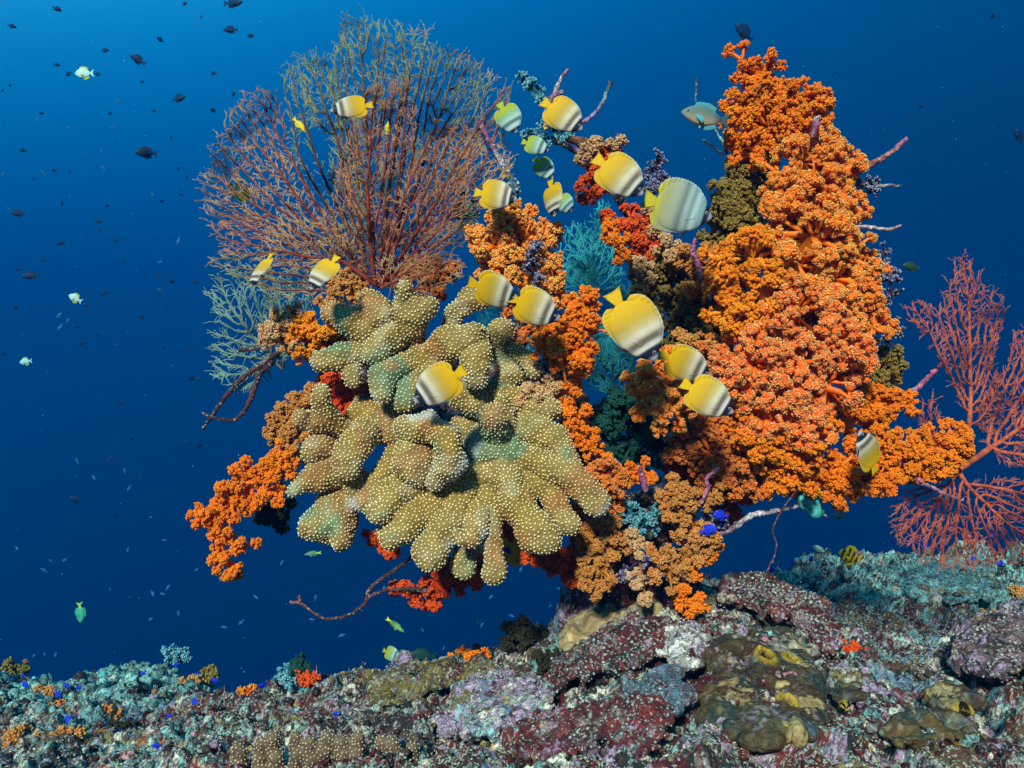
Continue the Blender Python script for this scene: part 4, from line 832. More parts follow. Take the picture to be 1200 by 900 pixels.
def butterfly_proto(var):
    root = bpy.data.objects.new('butterflyfish', None); COL.objects.link(root); root.empty_display_size = .02
    TH = [(0, .015), (.1, .028), (.3, .05), (.55, .072), (.75, .075), (.87, .055), (.94, .035), (1, .010)]
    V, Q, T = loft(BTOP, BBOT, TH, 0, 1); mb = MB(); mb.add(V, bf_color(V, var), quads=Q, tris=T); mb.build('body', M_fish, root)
    def fin(name, sgn, tab, btab, smin, smax, colf=None, spike=0):
        s = np.linspace(smin, smax, 34); si = np.clip(s, .02, .95)
        inn = np.stack([si-.5, sgn*prof(si, btab)*.88], 1); o_ = np.stack([s-.5, sgn*prof(s, tab)], 1)
        V, Q = finstrip(inn, o_, spike=spike); C = bf_color(V, var) if colf is None else np.tile(np.array(colf), (len(V), 1))
        edge = smooth(np.abs(V[:, 2]), prof(V[:, 0]+.5, tab)*.955, prof(V[:, 0]+.5, tab)*.985)[:, None]
        C = C*(1-edge*.5)+np.array((.35, .45, .45))*edge*.5; C = C*np.tile(np.repeat(np.where(np.arange(34) % 3 == 0, .72, 1.04), 7), 2)[:, None]
        mb = MB(); mb.add(V, C, quads=Q); mb.build(name, M_fish, root)
    fin('dorsal_fin', 1, FTOP, BTOP, -.03, .84, spike=.016 if var == 'grey' else .004)
    fin('anal_fin', -1, FBOT, BBOT, -.03, .60)
    a = np.linspace(-1, 1, 15); inn = np.stack([np.full(15, -.47), a*.055], 1); o_ = np.stack([-.71-.02*np.abs(a)**2+.0*a, a*.15], 1)
    V, Q = finstrip(inn, o_, .012); mb = MB(); mb.add(V, bf_color(np.minimum(V, [[-.4, 9, 9]]), var)*np.where(V[:, 0:1] < -.68, .55, 1.0), quads=Q); mb.build('tail_fin', M_fish, root)
    for sg in (-1, 1):
        n = 9; t = np.linspace(0, 1, n); inn = np.stack([.22-.0*t, -.10+.06*t], 1); o_ = np.stack([.06+.04*t, -.17+.20*t], 1)
        V, Q = finstrip(inn, o_, .003); V[:, 1] = V[:, 1]+sg*(.074-.06*(.22-V[:, 0])); mb = MB()
        mb.add(V, bf_color(V*[1, 1, 1], var)*1.05, quads=Q); mb.build('pectoral_fin', M_fish, root)
        inn = np.stack([.19-.08*t, -.27-.03*t], 1); o_ = np.stack([.02+.03*t, -.44+.05*t], 1)
        V, Q = finstrip(inn, o_, .006); V[:, 1] += sg*(.035+.10*(.19-V[:, 0])); mb = MB()
        mb.add(V, (.012, .018, .04) if var != 'shade' else (.02, .04, .05), quads=Q); mb.build('pelvic_fin', M_fish, root)
        mb = MB(); mb.blobs([(.385, sg*.040, .035)], np.array([[.030, .018, .030]]), (.45, .42, .35), ICO1); mb.blobs([(.388, sg*.050, .035)], np.array([[.019, .012, .019]]), (.004, .004, .006), ICO1)
        mb.build('eye', M_fish, root)
    return root
PROTO = {}
def pose(o, px, py, Y, length, ang, yaw=0, roll=0, flip=False, hs=1.0):
    a, y = math.radians(ang), math.radians(yaw)
    f = Vector((math.cos(y)*math.cos(a), -math.sin(y), math.cos(y)*math.sin(a)))
    p = Vector((-math.sin(a), 0, math.cos(a)))
    if p.z < 0: p = -p
    if flip: p = -p
    u = (p-f*p.dot(f)).normalized(); l = u.cross(f).normalized(); u = (Matrix.Rotation(math.radians(roll), 3, f) @ u); l = u.cross(f)
    Sx = length*Y/F; o.location = Vector(at(px, py, Y)); M = Matrix((f, l, u)).transposed().to_4x4()
    o.rotation_mode = 'QUATERNION'; o.rotation_quaternion = M.to_quaternion(); o.scale = (Sx, Sx, Sx*hs)
def copy_tree(o, parent=None):
    c = o.copy(); COL.objects.link(c)
    if parent: c.parent = parent
    for ch in o.children: copy_tree(ch, c)
    return c
def bfly(label, px, py, Y, length, ang, yaw=10, roll=0, var='yellow', hs=1.0):
    length *= .94
    if var not in PROTO: PROTO[var] = o = butterfly_proto(var)
    else: o = copy_tree(PROTO[var])
    pose(o, px, py, Y, length, ang, yaw, roll, hs=hs); tag(o, label, 'butterflyfish', 'butterflyfish around the coral')
bfly('yellow butterflyfish facing left in front of the huge red fan', 408, 127, 1.78, 44, 192, 10, 10, hs=.85)
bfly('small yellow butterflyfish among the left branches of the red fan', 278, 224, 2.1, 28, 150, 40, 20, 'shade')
bfly('butterflyfish diving steeply at the left below the red fan', 304, 320, 1.8, 44, 245, 20, 48, hs=.95)
bfly('butterflyfish heading down left with its yellow tail against the red fan foot', 377, 323, 1.78, 46, 235, 15, 30)
bfly('bright yellow butterflyfish in front of the dotted stony corals', 510, 455, 1.70, 62, 213, 8, 0, hs=1.0)
bfly('butterflyfish facing right just above the middle column', 585, 230, 1.84, 46, -12, 12, 0, hs=1.0)
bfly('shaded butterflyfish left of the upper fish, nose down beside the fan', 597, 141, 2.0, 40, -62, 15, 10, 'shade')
bfly('yellow butterflyfish at the top of the group beside the blue knobbly coral', 663, 138, 1.80, 52, -38, 8, 0)
bfly('small pale butterflyfish, upper of the two just below the top fish', 630, 172, 2.0, 30, -22, 10, 0, 'shade', .95)
bfly('small teal tinted butterflyfish, lower of the two just below the top fish', 639, 199, 2.05, 30, -50, 15, 10, 'shade')
bfly('slim nose down butterflyfish right above the middle column', 648, 236, 1.9, 42, -84, 15, 50)
bfly('tiny green tinted butterflyfish partly behind the slim nose down one', 663, 240, 2.1, 28, -55, 30, 20, 'shade')
bfly('large yellow butterflyfish in the centre of the upper gap', 730, 210, 1.70, 64, -40, 8, 0)
bfly('big grey striped butterflyfish with spiny back against the tall arm', 801, 246, 1.72, 72, -18, 8, 0, 'grey', 1.18)
bfly('yellow butterflyfish, left one of the nose to tail pair', 583, 343, 1.76, 56, -22, 10, 25)
bfly('yellow butterflyfish, right one of the nose to tail pair', 631, 363, 1.74, 58, -25, 8, 15)
bfly('biggest butterflyfish, yellow with white belly, nose down right of the teal hollow', 747, 389, 1.62, 84, -58, 6, 0)
bfly('yellow butterflyfish, upper one of the pair before the huge orange coral', 808, 430, 1.74, 56, -25, 10, 20)
bfly('yellow butterflyfish, lower one of the pair before the huge orange coral', 834, 469, 1.68, 60, -32, 8, 0)
bfly('butterflyfish facing up left above the orange arm with its yellow tail low', 1015, 526, 1.78, 52, 118, 15, 25)
bfly('small yellow and white butterflyfish low over the reef floor', 461, 768, 2.6, 22, -20, 20, 0, 'shade')

def fish_simple(name, label, cat, px, py, Y, length, ang, body, top=None, bot=None, tail=None, h=.22, group=None, yaw=10, fork=.08, m=None, roll=0, parts=True, belly=None, finc=None):
    """torpedo or oval bodied fish with forked tail, dorsal and anal fins"""
    top = [(0, .05), (.15, h*.6), (.4, h), (.65, h*.95), (.85, h*.6), (.95, h*.3), (1, .02)]; bot = [(a, b*.92) for a, b in top]
    TH = [(0, .015), (.2, .05), (.5, .09), (.8, .08), (.95, .045), (1, .012)]
    V, Q, T = loft(top, bot, TH, 0, 1, 22, 14, 1.0); body = np.array(body); belly = body if belly is None else np.array(belly); tail = body if tail is None else np.array(tail)
    finc = body*.8 if finc is None else np.array(finc)
    t = smooth(-V[:, 2], -h*.3, h*.7)[:, None]; C = body*(1-t)+belly*t; t = smooth(-V[:, 0], .25, .5)[:, None]; C = C*(1-t)+tail*t
    a = np.linspace(-1, 1, 9); inn = np.stack([np.full(9, -.47), a*.045], 1); o_ = np.stack([-.62-fork*np.abs(a)-.02, a*h*.8], 1); Vt, Qt = finstrip(inn, o_, .012)
    s = np.linspace(.18, .72, 13); s2 = s-.06; Vd, Qd = finstrip(np.stack([s-.5, prof(s, top)*.85], 1), np.stack([s2-.5, prof(s, top)+h*.33], 1), .010)
    s = np.linspace(.15, .5, 9); Va, Qa = finstrip(np.stack([s-.5, -prof(s, bot)*.85], 1), np.stack([s-.58, -prof(s, bot)-h*.33], 1), .010)
    if parts:
        o = bpy.data.objects.new(name, None); COL.objects.link(o)
        for nm, vv, qq, cc in (('body', V, Q, C), ('tail_fin', Vt, Qt, tail), ('dorsal_fin', Vd, Qd, finc), ('anal_fin', Va, Qa, finc)):
            mb = MB(); mb.add(vv, cc, quads=qq, tris=T if nm == 'body' else None); mb.build(nm, m or M_fish, o)
        for sg in (-1, 1):
            mb = MB(); mb.blobs([(.37, sg*.072, .04)], np.array([[.035, .012, .035]]), (.25, .24, .18), ICO1); mb.blobs([(.372, sg*.08, .04)], np.array([[.02, .008, .02]]), (.004,)*3, ICO1); mb.build('eye', m or M_fish, o)
            inn = np.array([(.14, -.10), (.17, -.06), (.18, -.02)]); o_ = np.array([(.0, -.22), (-.03, -.13), (.02, -.04)]); Vp, Qp = finstrip(inn, o_, .004); Vp[:, 1] += sg*(.085+.3*(.18-Vp[:, 0]))
            mb = MB(); mb.add(Vp, finc*1.2, quads=Qp); mb.build('pectoral_fin', m or M_fish, o)
    else:
        mb = MB(); mb.add(V, C, quads=Q, tris=T); mb.add(Vt, tail, quads=Qt); mb.add(Vd, finc, quads=Qd); mb.add(Va, finc, quads=Qa); o = mb.build(name, m or M_far)
    pose(o, px, py, Y, length, ang, yaw, roll); return tag(o, label, cat, group)
fish_simple('damselfish', 'grey brown damselfish with teal fins left of the tall orange arm', 'damselfish', 822, 136, 1.95, 50, 172, (.10, .16, .14), belly=(.42, .30, .20), tail=(.05, .08, .09), h=.25, finc=(.06, .26, .28))
fish_simple('small_fish', 'slim yellow fish slanting down among the left fan branches', 'small fish', 352, 148, 1.95, 20, -50, (.65, .45, .01), tail=(.65, .45, .01), h=.16, belly=(.5, .4, .02))
fish_simple('small_fish', 'tiny yellow green fish in the middle of the big red fan', 'small fish', 454, 149, 1.9, 12, 80, (.6, .5, .01), h=.2)
fish_simple('small_fish', 'slender yellow green fish below the deep red hanging coral', 'small fish', 465, 734, 2.1, 22, -35, (.10, .30, .10), tail=(.55, .55, .02), h=.13, belly=(.25, .35, .05))
fish_simple('dark_fish', 'dark green fish skimming left above the reef crest', 'fish', 492, 768, 2.6, 28, 172, (.01, .05, .04), h=.24)
fish_simple('dark_fish', 'round black fish hovering on the reef crest beside an orange tuft', 'fish', 559, 763, 2.3, 16, 200, (.008, .006, .008), h=.42)
fish_simple('angelfish', 'yellow angelfish with blue edged black face, half hidden behind the coral fingers', 'angelfish', 598, 640, 2.12, 50, -70, (.60, .42, .01), tail=(.45, .50, .52), h=.34, finc=(.01, .02, .7))
fish_simple('small_fish', 'tiny green yellow fish below the curled plate of stony coral', 'small fish', 365, 649, 1.95, 16, 185, (.08, .22, .12), tail=(.3, .5, .1), h=.16)
fish_simple('small_fish', 'green fish sinking in the blue at the lower left', 'small fish', 94, 720, 4.5, 20, -80, (.03, .30, .18), h=.26, tail=(.3, .4, .02))
fish_simple('dark_fish', 'small olive dark fish in the blue left of the coral red fan', 'fish', 1066, 312, 3.2, 20, 172, (.02, .05, .03), h=.24)
fish_simple('dark_fish', 'dark fish in the gap under the right orange arm', 'fish', 982, 604, 3.2, 14, 175, (.01, .03, .05), h=.26)
# yellow and black banded fish on the right reef: an oval body with bars, and a dotted fellow
def banded(px, py, Y, length, ang, label):
    o = fish_simple('banded_fish', label, 'fish', px, py, Y, length, ang, (.62, .42, .01), h=.36, finc=(.5, .36, .01))
    b = [c for c in o.children if c.name.startswith('body')][0].data; n = len(b.vertices); v = np.empty(n*3, np.float32); b.vertices.foreach_get('co', v); v = v.reshape(-1, 3)
    C = np.tile(np.array([.62, .42, .01, 1.]), (n, 1)); C[np.sin(v[:, 0]*24+v[:, 2]*3) > .25, :3] = (.01, .012, .03); b.color_attributes['Col'].data.foreach_set('color', C.astype(np.float32).ravel())
banded(994, 651, 2.9, 26, 160, 'yellow and black striped fish on top of the right reef')
GB = 'tiny bright blue damselfish close to the reef'
blue = [(843, 604, 1.92, 17, 170), (832, 621, 1.9, 18, 15)]
fish_simple('blue_damselfish', 'electric blue damselfish, upper of two at the right side of the pillar', 'damselfish', *blue[0], (.008, .03, .5), h=.3, group=GB)
fish_simple('blue_damselfish', 'electric blue damselfish, lower of two at the right side of the pillar', 'damselfish', *blue[1], (.008, .03, .5), h=.3, group=GB)
rr = random.Random(5); src = None
for (x, y) in [(27, 792), (30, 803), (79, 804), (92, 806), (68, 814), (79, 843), (207, 779), (166, 791), (233, 792), (250, 798), (239, 810), (228, 823), (199, 839), (221, 837), (183, 874), (394, 837), (307, 803), (876, 688), (893, 698), (928, 660), (1140, 655), (1172, 660), (1085, 640), (1163, 628), (905, 668), (950, 655)]:
    Yf = max(1.7, gpt(x, y+6)[1]-.15); sz = rr.uniform(6, 10.5)
    if src is None: src = o = fish_simple('blue_damselfish', 'x', 'damselfish', x, y, Yf, sz, 20, (.006, .03, .42), h=.3, group=GB, parts=False, m=M_fish)
    else: o = src.copy(); COL.objects.link(o)
    pose(o, x, y, Yf, sz, rr.choice([rr.uniform(-70, 40), rr.uniform(150, 230)]), rr.uniform(0, 40)); o['label'] = 'tiny electric blue fish close over the reef floor'
fish_simple('pyramid_fish', 'white fish with yellow fins high in the blue, upper left', 'butterflyfish', 97, 86, 3.6, 17, 185, (.50, .70, .62), h=.36, finc=(.5, .5, .02), group='white butterflyfish in the blue')
fish_simple('pyramid_fish', 'white fish with yellow fins halfway down the left side in the blue', 'butterflyfish', 87, 349, 4.0, 13, 150, (.45, .66, .62), h=.36, finc=(.4, .45, .02), group='white butterflyfish in the blue')
fish_simple('pyramid_fish', 'smallest white fish, low at the left edge in the blue', 'butterflyfish', 29, 424, 4.6, 11, 190, (.35, .55, .60), h=.36, finc=(.3, .4, .02), group='white butterflyfish in the blue')
DK = (.001, .020, .065)  # navy fish skin, with the haze of distance worked into the colour
for (x, y, s_, a, lab) in [(169, 179, 21, 178, 'largest dark fish in the blue left of the red fan'), (211, 115, 15, 10, 'dark fish just left of the top of the red fan'), (160, 69, 16, 150, 'dark tilted fish near the top left corner'),
                           (34, 323, 16, 185, 'dark fish near the left edge level with the red fan foot'), (20, 250, 13, 175, 'dark fish at the left edge, above the middle'), (275, 3, 20, 0, 'dark fish cut by the top edge above the red fan'),
                           (870, 36, 24, 140, 'dim slanting fish above the tall orange arm'), (1163, 18, 8, 90, 'small black fish in the top right corner'), (1193, 158, 16, 120, 'dark fish at the right edge'), (269, 35, 14, 185, 'dark fish left of the top of the red fan, upper of two'), (88, 585, 13, 150, 'dark grey fish in the lower left blue')]:
    fish_simple('dark_fish', lab, 'fish', x, y, 4.0 if s_ > 14 else 5.0, s_, a, DK, h=.27, group='dark fish in the blue', m=M_far)
small = [(68, 11), (15, 31), (217, 4), (293, 42), (187, 46), (124, 59), (67, 76), (80, 87), (114, 87), (167, 96), (250, 86), (274, 110), (129, 133), (180, 130), (249, 129), (49, 133), (201, 161), (26, 176), (40, 209), (63, 200), (82, 201), (209, 198), (219, 208), (3, 106), (12, 100),
         (125, 241), (189, 236), (212, 228), (73, 238), (116, 259), (117, 270), (135, 281), (70, 285), (51, 305), (20, 316), (18, 361), (122, 344), (101, 357), (103, 365), (144, 306), (184, 320), (201, 330), (229, 330), (196, 362), (165, 371), (192, 408), (220, 410), (114, 392), (96, 402), (4, 415), (141, 471), (28, 494), (90, 383), (233, 444), (224, 443),
         (144, 513), (154, 514), (216, 518), (233, 522), (165, 560), (136, 605), (130, 537), (196, 631), (1065, 135), (980, 85), (1080, 124), (500, 620), (560, 730)]
src = None; rr = random.Random(8)
for (x, y) in small:
    Yf = rr.uniform(4.5, 8); sz = rr.uniform(4.5, 8.5)*(.85 if y > 480 else 1)
    if src is None: src = o = fish_simple('dark_fish', 'x', 'fish', x, y, Yf, sz, 0, DK, h=.28, group='small dark fish far off in the blue', m=M_far, parts=False)
    else: o = src.copy(); COL.objects.link(o)
    pose(o, x, y, Yf, sz, rr.choice([0, 180])+rr.uniform(-35, 35), rr.uniform(-30, 50)); o['label'] = 'small dark fish far off in the blue water'
pale = [(63, 11), (232, 29), (236, 20), (139, 119), (43, 140), (80, 150), (131, 150), (119, 177), (3, 205), (50, 202), (120, 196), (155, 251), (179, 229), (10, 245), (82, 230), (209, 283), (188, 307), (187, 340), (70, 369), (70, 384), (80, 375), (151, 573), (146, 551), (177, 606), (59, 657), (75, 657), (150, 645), (110, 560), (90, 540), (192, 633), (179, 696), (190, 696), (197, 688), (176, 726), (209, 718), (129, 690), (51, 668), (20, 643), (262, 735), (370, 700), (365, 726), (230, 668),
        (505, 690), (495, 738), (565, 732), (600, 722), (450, 690), (610, 668), (655, 690), (645, 710), (300, 700), (282, 730), (258, 680), (330, 660), (400, 745), (520, 760), (575, 700), (40, 768), (65, 768), (52, 766)]
src = None
for (x, y) in pale:
    Yf = rr.uniform(4, 7); sz = rr.uniform(4, 8)
    if src is None: src = o = fish_simple('pale_fish', 'x', 'fish', x, y, Yf, sz, 0, (.02, .10, .24), h=.2, group='tiny pale blue fish in the water', m=M_far, parts=False)
    else: o = src.copy(); COL.objects.link(o)
    pose(o, x, y, Yf, sz, rr.uniform(0, 360), rr.uniform(-30, 30)); o['label'] = 'tiny pale blue fish drifting in the open water'

# ================================================================== LIFE ON THE REEF FLOOR
rng = np.random.default_rng(77)
def ground_scatter(n, pxr, Yr, rng):
    px = rng.uniform(*pxr, n); Y = np.exp(rng.uniform(math.log(Yr[0]), math.log(Yr[1]), n)); x = (px-600)/F*Y
    P = np.stack([x, Y, ground_z(x, Y)], 1); P[:, 2] += ground_disp(P); return P, px
# pale cups (rings) that sprinkle the reef
P, px = ground_scatter(70000, (-60, 1260), (1.25, 4.2), rng)
dens = fbm(P, 6, 201, 3)+.10*(1-smooth(P[:, 1], 2.4, 3.4)); P = P[dens > .52]; px = px[dens > .52]
s_ = (.0011+.0030*rng.random(len(P))**2)*(.7+.25*P[:, 1]); tone = fbm(P, 5, 202, 2)[:, None]; tl_ = smooth(P[:, 1], 2.2, 3.2)[:, None]  # tl_ turns distant cups teal, the water's tint put into their colour
c = np.array((.34, .44, .31))*(1-tl_)+np.array((.16, .36, .30))*tl_; c = c*rng.uniform(.4, 1.3, (len(P), 1)); warm = (rng.random(len(P)) < .25)[:, None]; c = np.where(warm, np.array((.48, .41, .32))*rng.uniform(.6, 1.1, (len(P), 1)), c)
mb = MB(); up = np.tile([0, -.45, .89], (len(P), 1))
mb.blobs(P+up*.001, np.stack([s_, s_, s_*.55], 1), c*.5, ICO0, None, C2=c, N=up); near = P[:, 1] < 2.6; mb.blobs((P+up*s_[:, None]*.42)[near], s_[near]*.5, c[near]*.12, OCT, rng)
tag(mb.build('coral_cups', M_polyp), 'pale green white coral cups sprinkled all over the reef floor', 'coral cups', kind='stuff')
# rubble and knobby growth
P, px = ground_scatter(5000, (-80, 1290), (1.25, 5.0), rng)
R = rng.uniform(.003, .010, len(P))*(.6+.35*P[:, 1])*(1+.5*(P[:, 1] > 2.6)); C = ground_color(P+rng.normal(size=P.shape)*.01)*rng.uniform(.6, 1.25, (len(P), 1))
V = MB(); R3 = R[:, None]*rng.uniform(.6, 1.3, (len(P), 3)); V.blobs(P, R3, C, ICO1, rng, squash=True)
vv = V.V[0]; V.V[0] = vv+unit(rng.normal(size=vv.shape))*(vnoise(vv, 130, 3)[:, None])*.005
tag(V.build('reef_rubble', M_rock), 'knobbly rubble and crusts covering the reef floor', 'rubble', kind='stuff')
# turf of short twiggy growth, denser far away
P, px = ground_scatter(4500, (-80, 1290), (1.6, 5.2), rng)
mb = MB(); C = ground_color(P+rng.normal(size=P.shape)*.06)*1.1
for i in range(len(P)):
    if rng.random() > .35+.25*(P[i, 1] > 2.5): continue
    m_ = rng.integers(2, 5); sz = rng.uniform(.008, .018)*(.6+.25*P[i, 1]); d = unit(rng.normal(size=(m_, 3))*.6+[0, -.1, 1])
    pts = [P[i]]; par = [-1]; rad = [sz*.22]
    for q in range(m_):
        pts += [P[i]+d[q]*sz*.5, P[i]+d[q]*sz+rng.normal(size=3)*sz*.2]; par += [0, len(pts)-2]; rad += [sz*.16, sz*.10]
    mb.tubes(pts, par, rad, C[i]*rng.uniform(.5, 1.1), 4)
tag(mb.build('coral_twigs', M_rock), 'short twiggy coral stubs bristling from the reef floor', 'coral twigs', kind='stuff')

def floor_ball(px, py, r, dz=0, sy=1.0, sz=1.0, off=0):
    p = gpt(px, py); k = p[1]/F; p = p+np.array([0, 0, off*k]); return (p, (r*k, r*k*sy, r*k*sz))
def on_floor(name, label, cat, balls, cols, wts, freq, seed, amp, wf, voxel=.006, **kw):
    return rock_thing(name, label, cat, [floor_ball(*b) for b in balls], voxel, cols, wts, freq, seed, amp, wf, **kw)
# growths and ledges standing on the reef, each one its own skin of solid lumps that reach down into the floor
def drape(name, label, cat, poly, h, cols, wts, freq, seed, Yr, nz=(.03, 9, .012, 30), holes=(), speck=None, m=None, edge=14, fringe=None, wob=14, group=None, gm=.5, step=15):
    rg = np.random.default_rng(seed); poly = np.array(poly, float); x0, y0 = poly.min(0); x1, y1 = poly.max(0); bl = []
    S = np.array([(x, y) for x in np.arange(x0, x1, step) for y in np.arange(y0, y1, step*.55)]); S = S+rg.uniform(-4, 4, S.shape)
    d = np.full(len(S), 1e9)
    for i in range(len(poly)):
        a_, b_ = poly[i], poly[(i+1) % len(poly)]; ab = b_-a_; t = np.clip(((S-a_) @ ab)/(ab @ ab), 0, 1); d = np.minimum(d, np.linalg.norm(S-a_-t[:, None]*ab, axis=1))
    ok = in_poly(S, poly)
    for (x, y), dd in zip(S[ok], d[ok]):
        p = gpt(x, y); k = p[1]/F; p[2] = ground_z(p[0], p[1])[0]+(fbm(p[None]*[1, 1, 0], 3.2, 5, 2)[0]-.5)*.06
        R = np.clip(dd, 9, 24)*rg.uniform(.85, 1.15)*k; p = p+np.array([0, R*.5, h+.026-R*.55+.012*rg.random()*(dd > 12)]); bl.append((p, (R*1.15, R*1.5, R*.8)))
    V, N, q = remesh_shape(bl, .0046, 3)
    V = V+N*((fbm(V, nz[1], seed, 3)-.5)*nz[0]*1.6+(.5-worley(V, nz[3], seed+1))*nz[2]*1.2+(fbm(V, 60, seed+2, 2)-.5)*.010-np.abs(fbm(V, 14, seed+3, 2)-.5)*.05+.004)[:, None]
    C = patchwork(V, cols, wts, freq, seed, .9); sp = smooth(fbm(V, 70, seed+4, 2), .56, .62)[:, None]*.5; C = C*(1-sp)+np.array(cols[0])*(.3+2.2*vnoise(V, 40, seed+2))[:, None]*sp
    g_ = smooth(fbm(V, 30, seed+14, 3), .50, .56)[:, None]*gm; C = C*(1-g_)+ground_color(V)*g_
    if fringe is not None: e_ = smooth(V[:, 2]-(ground_z(V[:, 0], V[:, 1])+h), -.012, .0)*(1-smooth(V[:, 2]-(ground_z(V[:, 0], V[:, 1])+h), .0, .012)); C = C*(1-e_[:, None]*.6)+np.array(fringe)*e_[:, None]*.6
    for hx, hy, hr in holes:
        vx = 600+V[:, 0]/V[:, 1]*F; vy = 450-V[:, 2]/V[:, 1]*F; j = int(np.argmin((vx-hx)**2+(vy-hy)**2+(N[:, 1] > 0)*1e3+V[:, 1]*20)); cpt = V[j].copy(); n_ = unit(N[j][None])[0]; rr_ = hr*cpt[1]/F; dd = np.linalg.norm(V-cpt, axis=1)
        rim = np.exp(-((dd-rr_*1.5)/(rr_*.6))**2); C = C*(1-rim[:, None]*.85)+np.array((.40, .25, .02))*rim[:, None]*.85
        V = V+n_*(rim*rr_*.6-np.exp(-(dd/rr_)**4)*rr_*2)[:, None]; C[dd < rr_*1.0] = (.008, .005, .002)
    C = C*(.75+.5*vnoise(V, 120, seed))[:, None]; mb = MB(); mb.add(V, C, quads=q)
    if speck:
        P, NN = surface_points(V, N, q, .0105, rg, 2); kp = fbm(P, 14, seed+9, 2) > speck[2]; P, NN = P[kp], NN[kp]; kk = P[:, 1]/F
        c = np.array(speck[3])*rg.uniform(.5, 1.2, (len(P), 1)); rr_ = speck[1]*kk*rg.uniform(.55, 1.15, len(P))
        mb.blobs(P+NN*rr_[:, None]*.2, rr_, c*.5, ICO0, rg, C2=c, N=NN); mb.blobs(P+NN*rr_[:, None]*.95, rr_*.45, c*.12, OCT, rg)
    return tag(mb.build(name, m or M_rock, None, bl[0][0]), label, cat, group)
SP = [(.085, .060, .022), (.060, .055, .028), (.026, .040, .032), (.34, .25, .10), (.045, .030, .014)]; SW = [.10, .08, .10, -.04, .08]
drape('sponge', 'large olive brown sponge mass with yellow rimmed dark holes on the foreground reef', 'sponge', [(815, 790), (850, 765), (880, 748), (915, 742), (945, 765), (968, 800), (965, 840), (985, 862), (960, 882), (900, 888), (850, 880), (828, 862), (825, 835), (845, 812)], .0,  SP, SW, 9, 31, (1.25, 2.5), (.020, 8, .008, 26), [(896, 768, 7), (926, 772, 6), (921, 822, 7)], edge=30, gm=.35, m=M_sponge)
drape('sponge', 'small brown sponge knob with two dark holes right of the large sponge', 'sponge', [(966, 825), (1000, 815), (1030, 820), (1038, 838), (1010, 850), (975, 845)], .014, SP, SW, 12, 32, (1.3, 2.3), (.02, 9, .01, 30), [(979, 834, 6), (1021, 828, 5)], gm=.2, m=M_sponge)
drape('sponge', 'brown sponge lump with a dark hole near the lower right', 'sponge', [(1085, 850), (1092, 832), (1115, 822), (1140, 828), (1148, 848), (1130, 862), (1100, 866)], .018, SP, SW, 12, 33, (1.25, 2.2), (.02, 9, .01, 30), [(1130, 842, 7)], gm=.2, m=M_sponge)
drape('sponge', 'dark brown sponge lump with an open mouth at the bottom edge', 'sponge', [(1040, 890), (1075, 868), (1120, 865), (1150, 880), (1145, 905), (1050, 910)], .02, SP, SW, 12, 34, (1.1, 2.0), (.03, 9, .012, 24), [(1108, 882, 8)], gm=.2, m=M_sponge)
drape('plate_coral', 'tan wrinkled plate coral with a white edge at the foot of the pillar', 'plate coral', [(662, 775), (663, 752), (675, 730), (700, 715), (735, 712), (768, 718), (772, 732), (740, 738), (712, 745), (700, 765), (680, 780)], .012, [(.34, .235, .10), (.28, .19, .085), (.26, .24, .17)], [.2, .14, -.1], 15, 41, (1.7, 2.7), (.014, 12, .014, 38), speck=(22, .9, .0, (.50, .38, .20)), fringe=(.62, .64, .60), edge=10, wob=5, m=M_stony)
MR = [MAROON, (.16, .022, .022), DARK, (.22, .05, .04), LILAC]
drape('rock', 'maroon crust with pale cups around and below the tan plate coral', 'crusted rock', [(640, 800), (670, 785), (705, 765), (740, 745), (790, 750), (785, 780), (760, 800), (730, 812), (690, 822), (650, 820)], .02, MR, [.2, .15, .05, 0, -.15], 16, 43, (1.6, 2.6), (.03, 14, .016, 30), speck=(9, 2.0, .46, (.42, .50, .42)))
drape('rock', 'maroon crest with white cups just right of the foot of the pillar', 'crusted rock', [(838, 715), (850, 695), (885, 682), (920, 690), (955, 715), (975, 745), (985, 790), (960, 770), (925, 738), (880, 735)], .02, MR, [.2, .15, .0, 0, -.05], 16, 44, (1.7, 2.9), (.03, 14, .016, 30), speck=(9, 2.0, .45, (.50, .55, .48)))
drape('rock', 'maroon crust full of pale green rings in the middle of the foreground', 'crusted rock', [(600, 890), (620, 868), (660, 855), (720, 845), (760, 850), (790, 868), (770, 905), (700, 910), (610, 910)], .02, MR, [.2, .15, .05, 0, -.05], 16, 45, (1.2, 2.1), (.03, 14, .014, 30), speck=(10, 2.1, .45, (.36, .50, .40)))
drape('rock', 'ivory and lilac crusted patch between the plate coral and the large sponge', 'crusted rock', [(775, 760), (800, 748), (825, 765), (835, 790), (825, 812), (800, 815), (778, 800)], .012, [(.58, .56, .46), (.66, .66, .58), LILAC, MAROON], [.2, .12, .0, .06], 22, 46, (1.5, 2.5), (.02, 16, .014, 34), speck=(6, 1.7, .5, (.7, .7, .62)))
drape('rock', 'lilac and green crusted slab left of centre on the foreground reef', 'crusted rock', [(505, 850), (540, 825), (590, 812), (640, 815), (650, 840), (620, 868), (560, 878), (510, 875)], .02, [LILAC, TEALP, CREAM, MAROON, OLIVE, BLUEG], [.12, .08, .05, .02, .02, .05], 15, 47, (1.3, 2.4), (.03, 12, .014, 30), speck=(8, 1.8, .5, (.42, .55, .48)))
drape('rock', 'ochre brown crusted ledge under the pink tufts on the crest', 'crusted rock', [(425, 820), (450, 802), (500, 798), (560, 798), (585, 806), (560, 822), (500, 830), (440, 838)], .02, [(.15, .11, .03), MAROON, BROWN, (.26, .18, .04), TEALG], [.15, .12, .05, -.02, -.02], 12, 48, (1.7, 2.8), (.02, 12, .014, 30), speck=(6, 1.8, .55, (.40, .52, .45)))
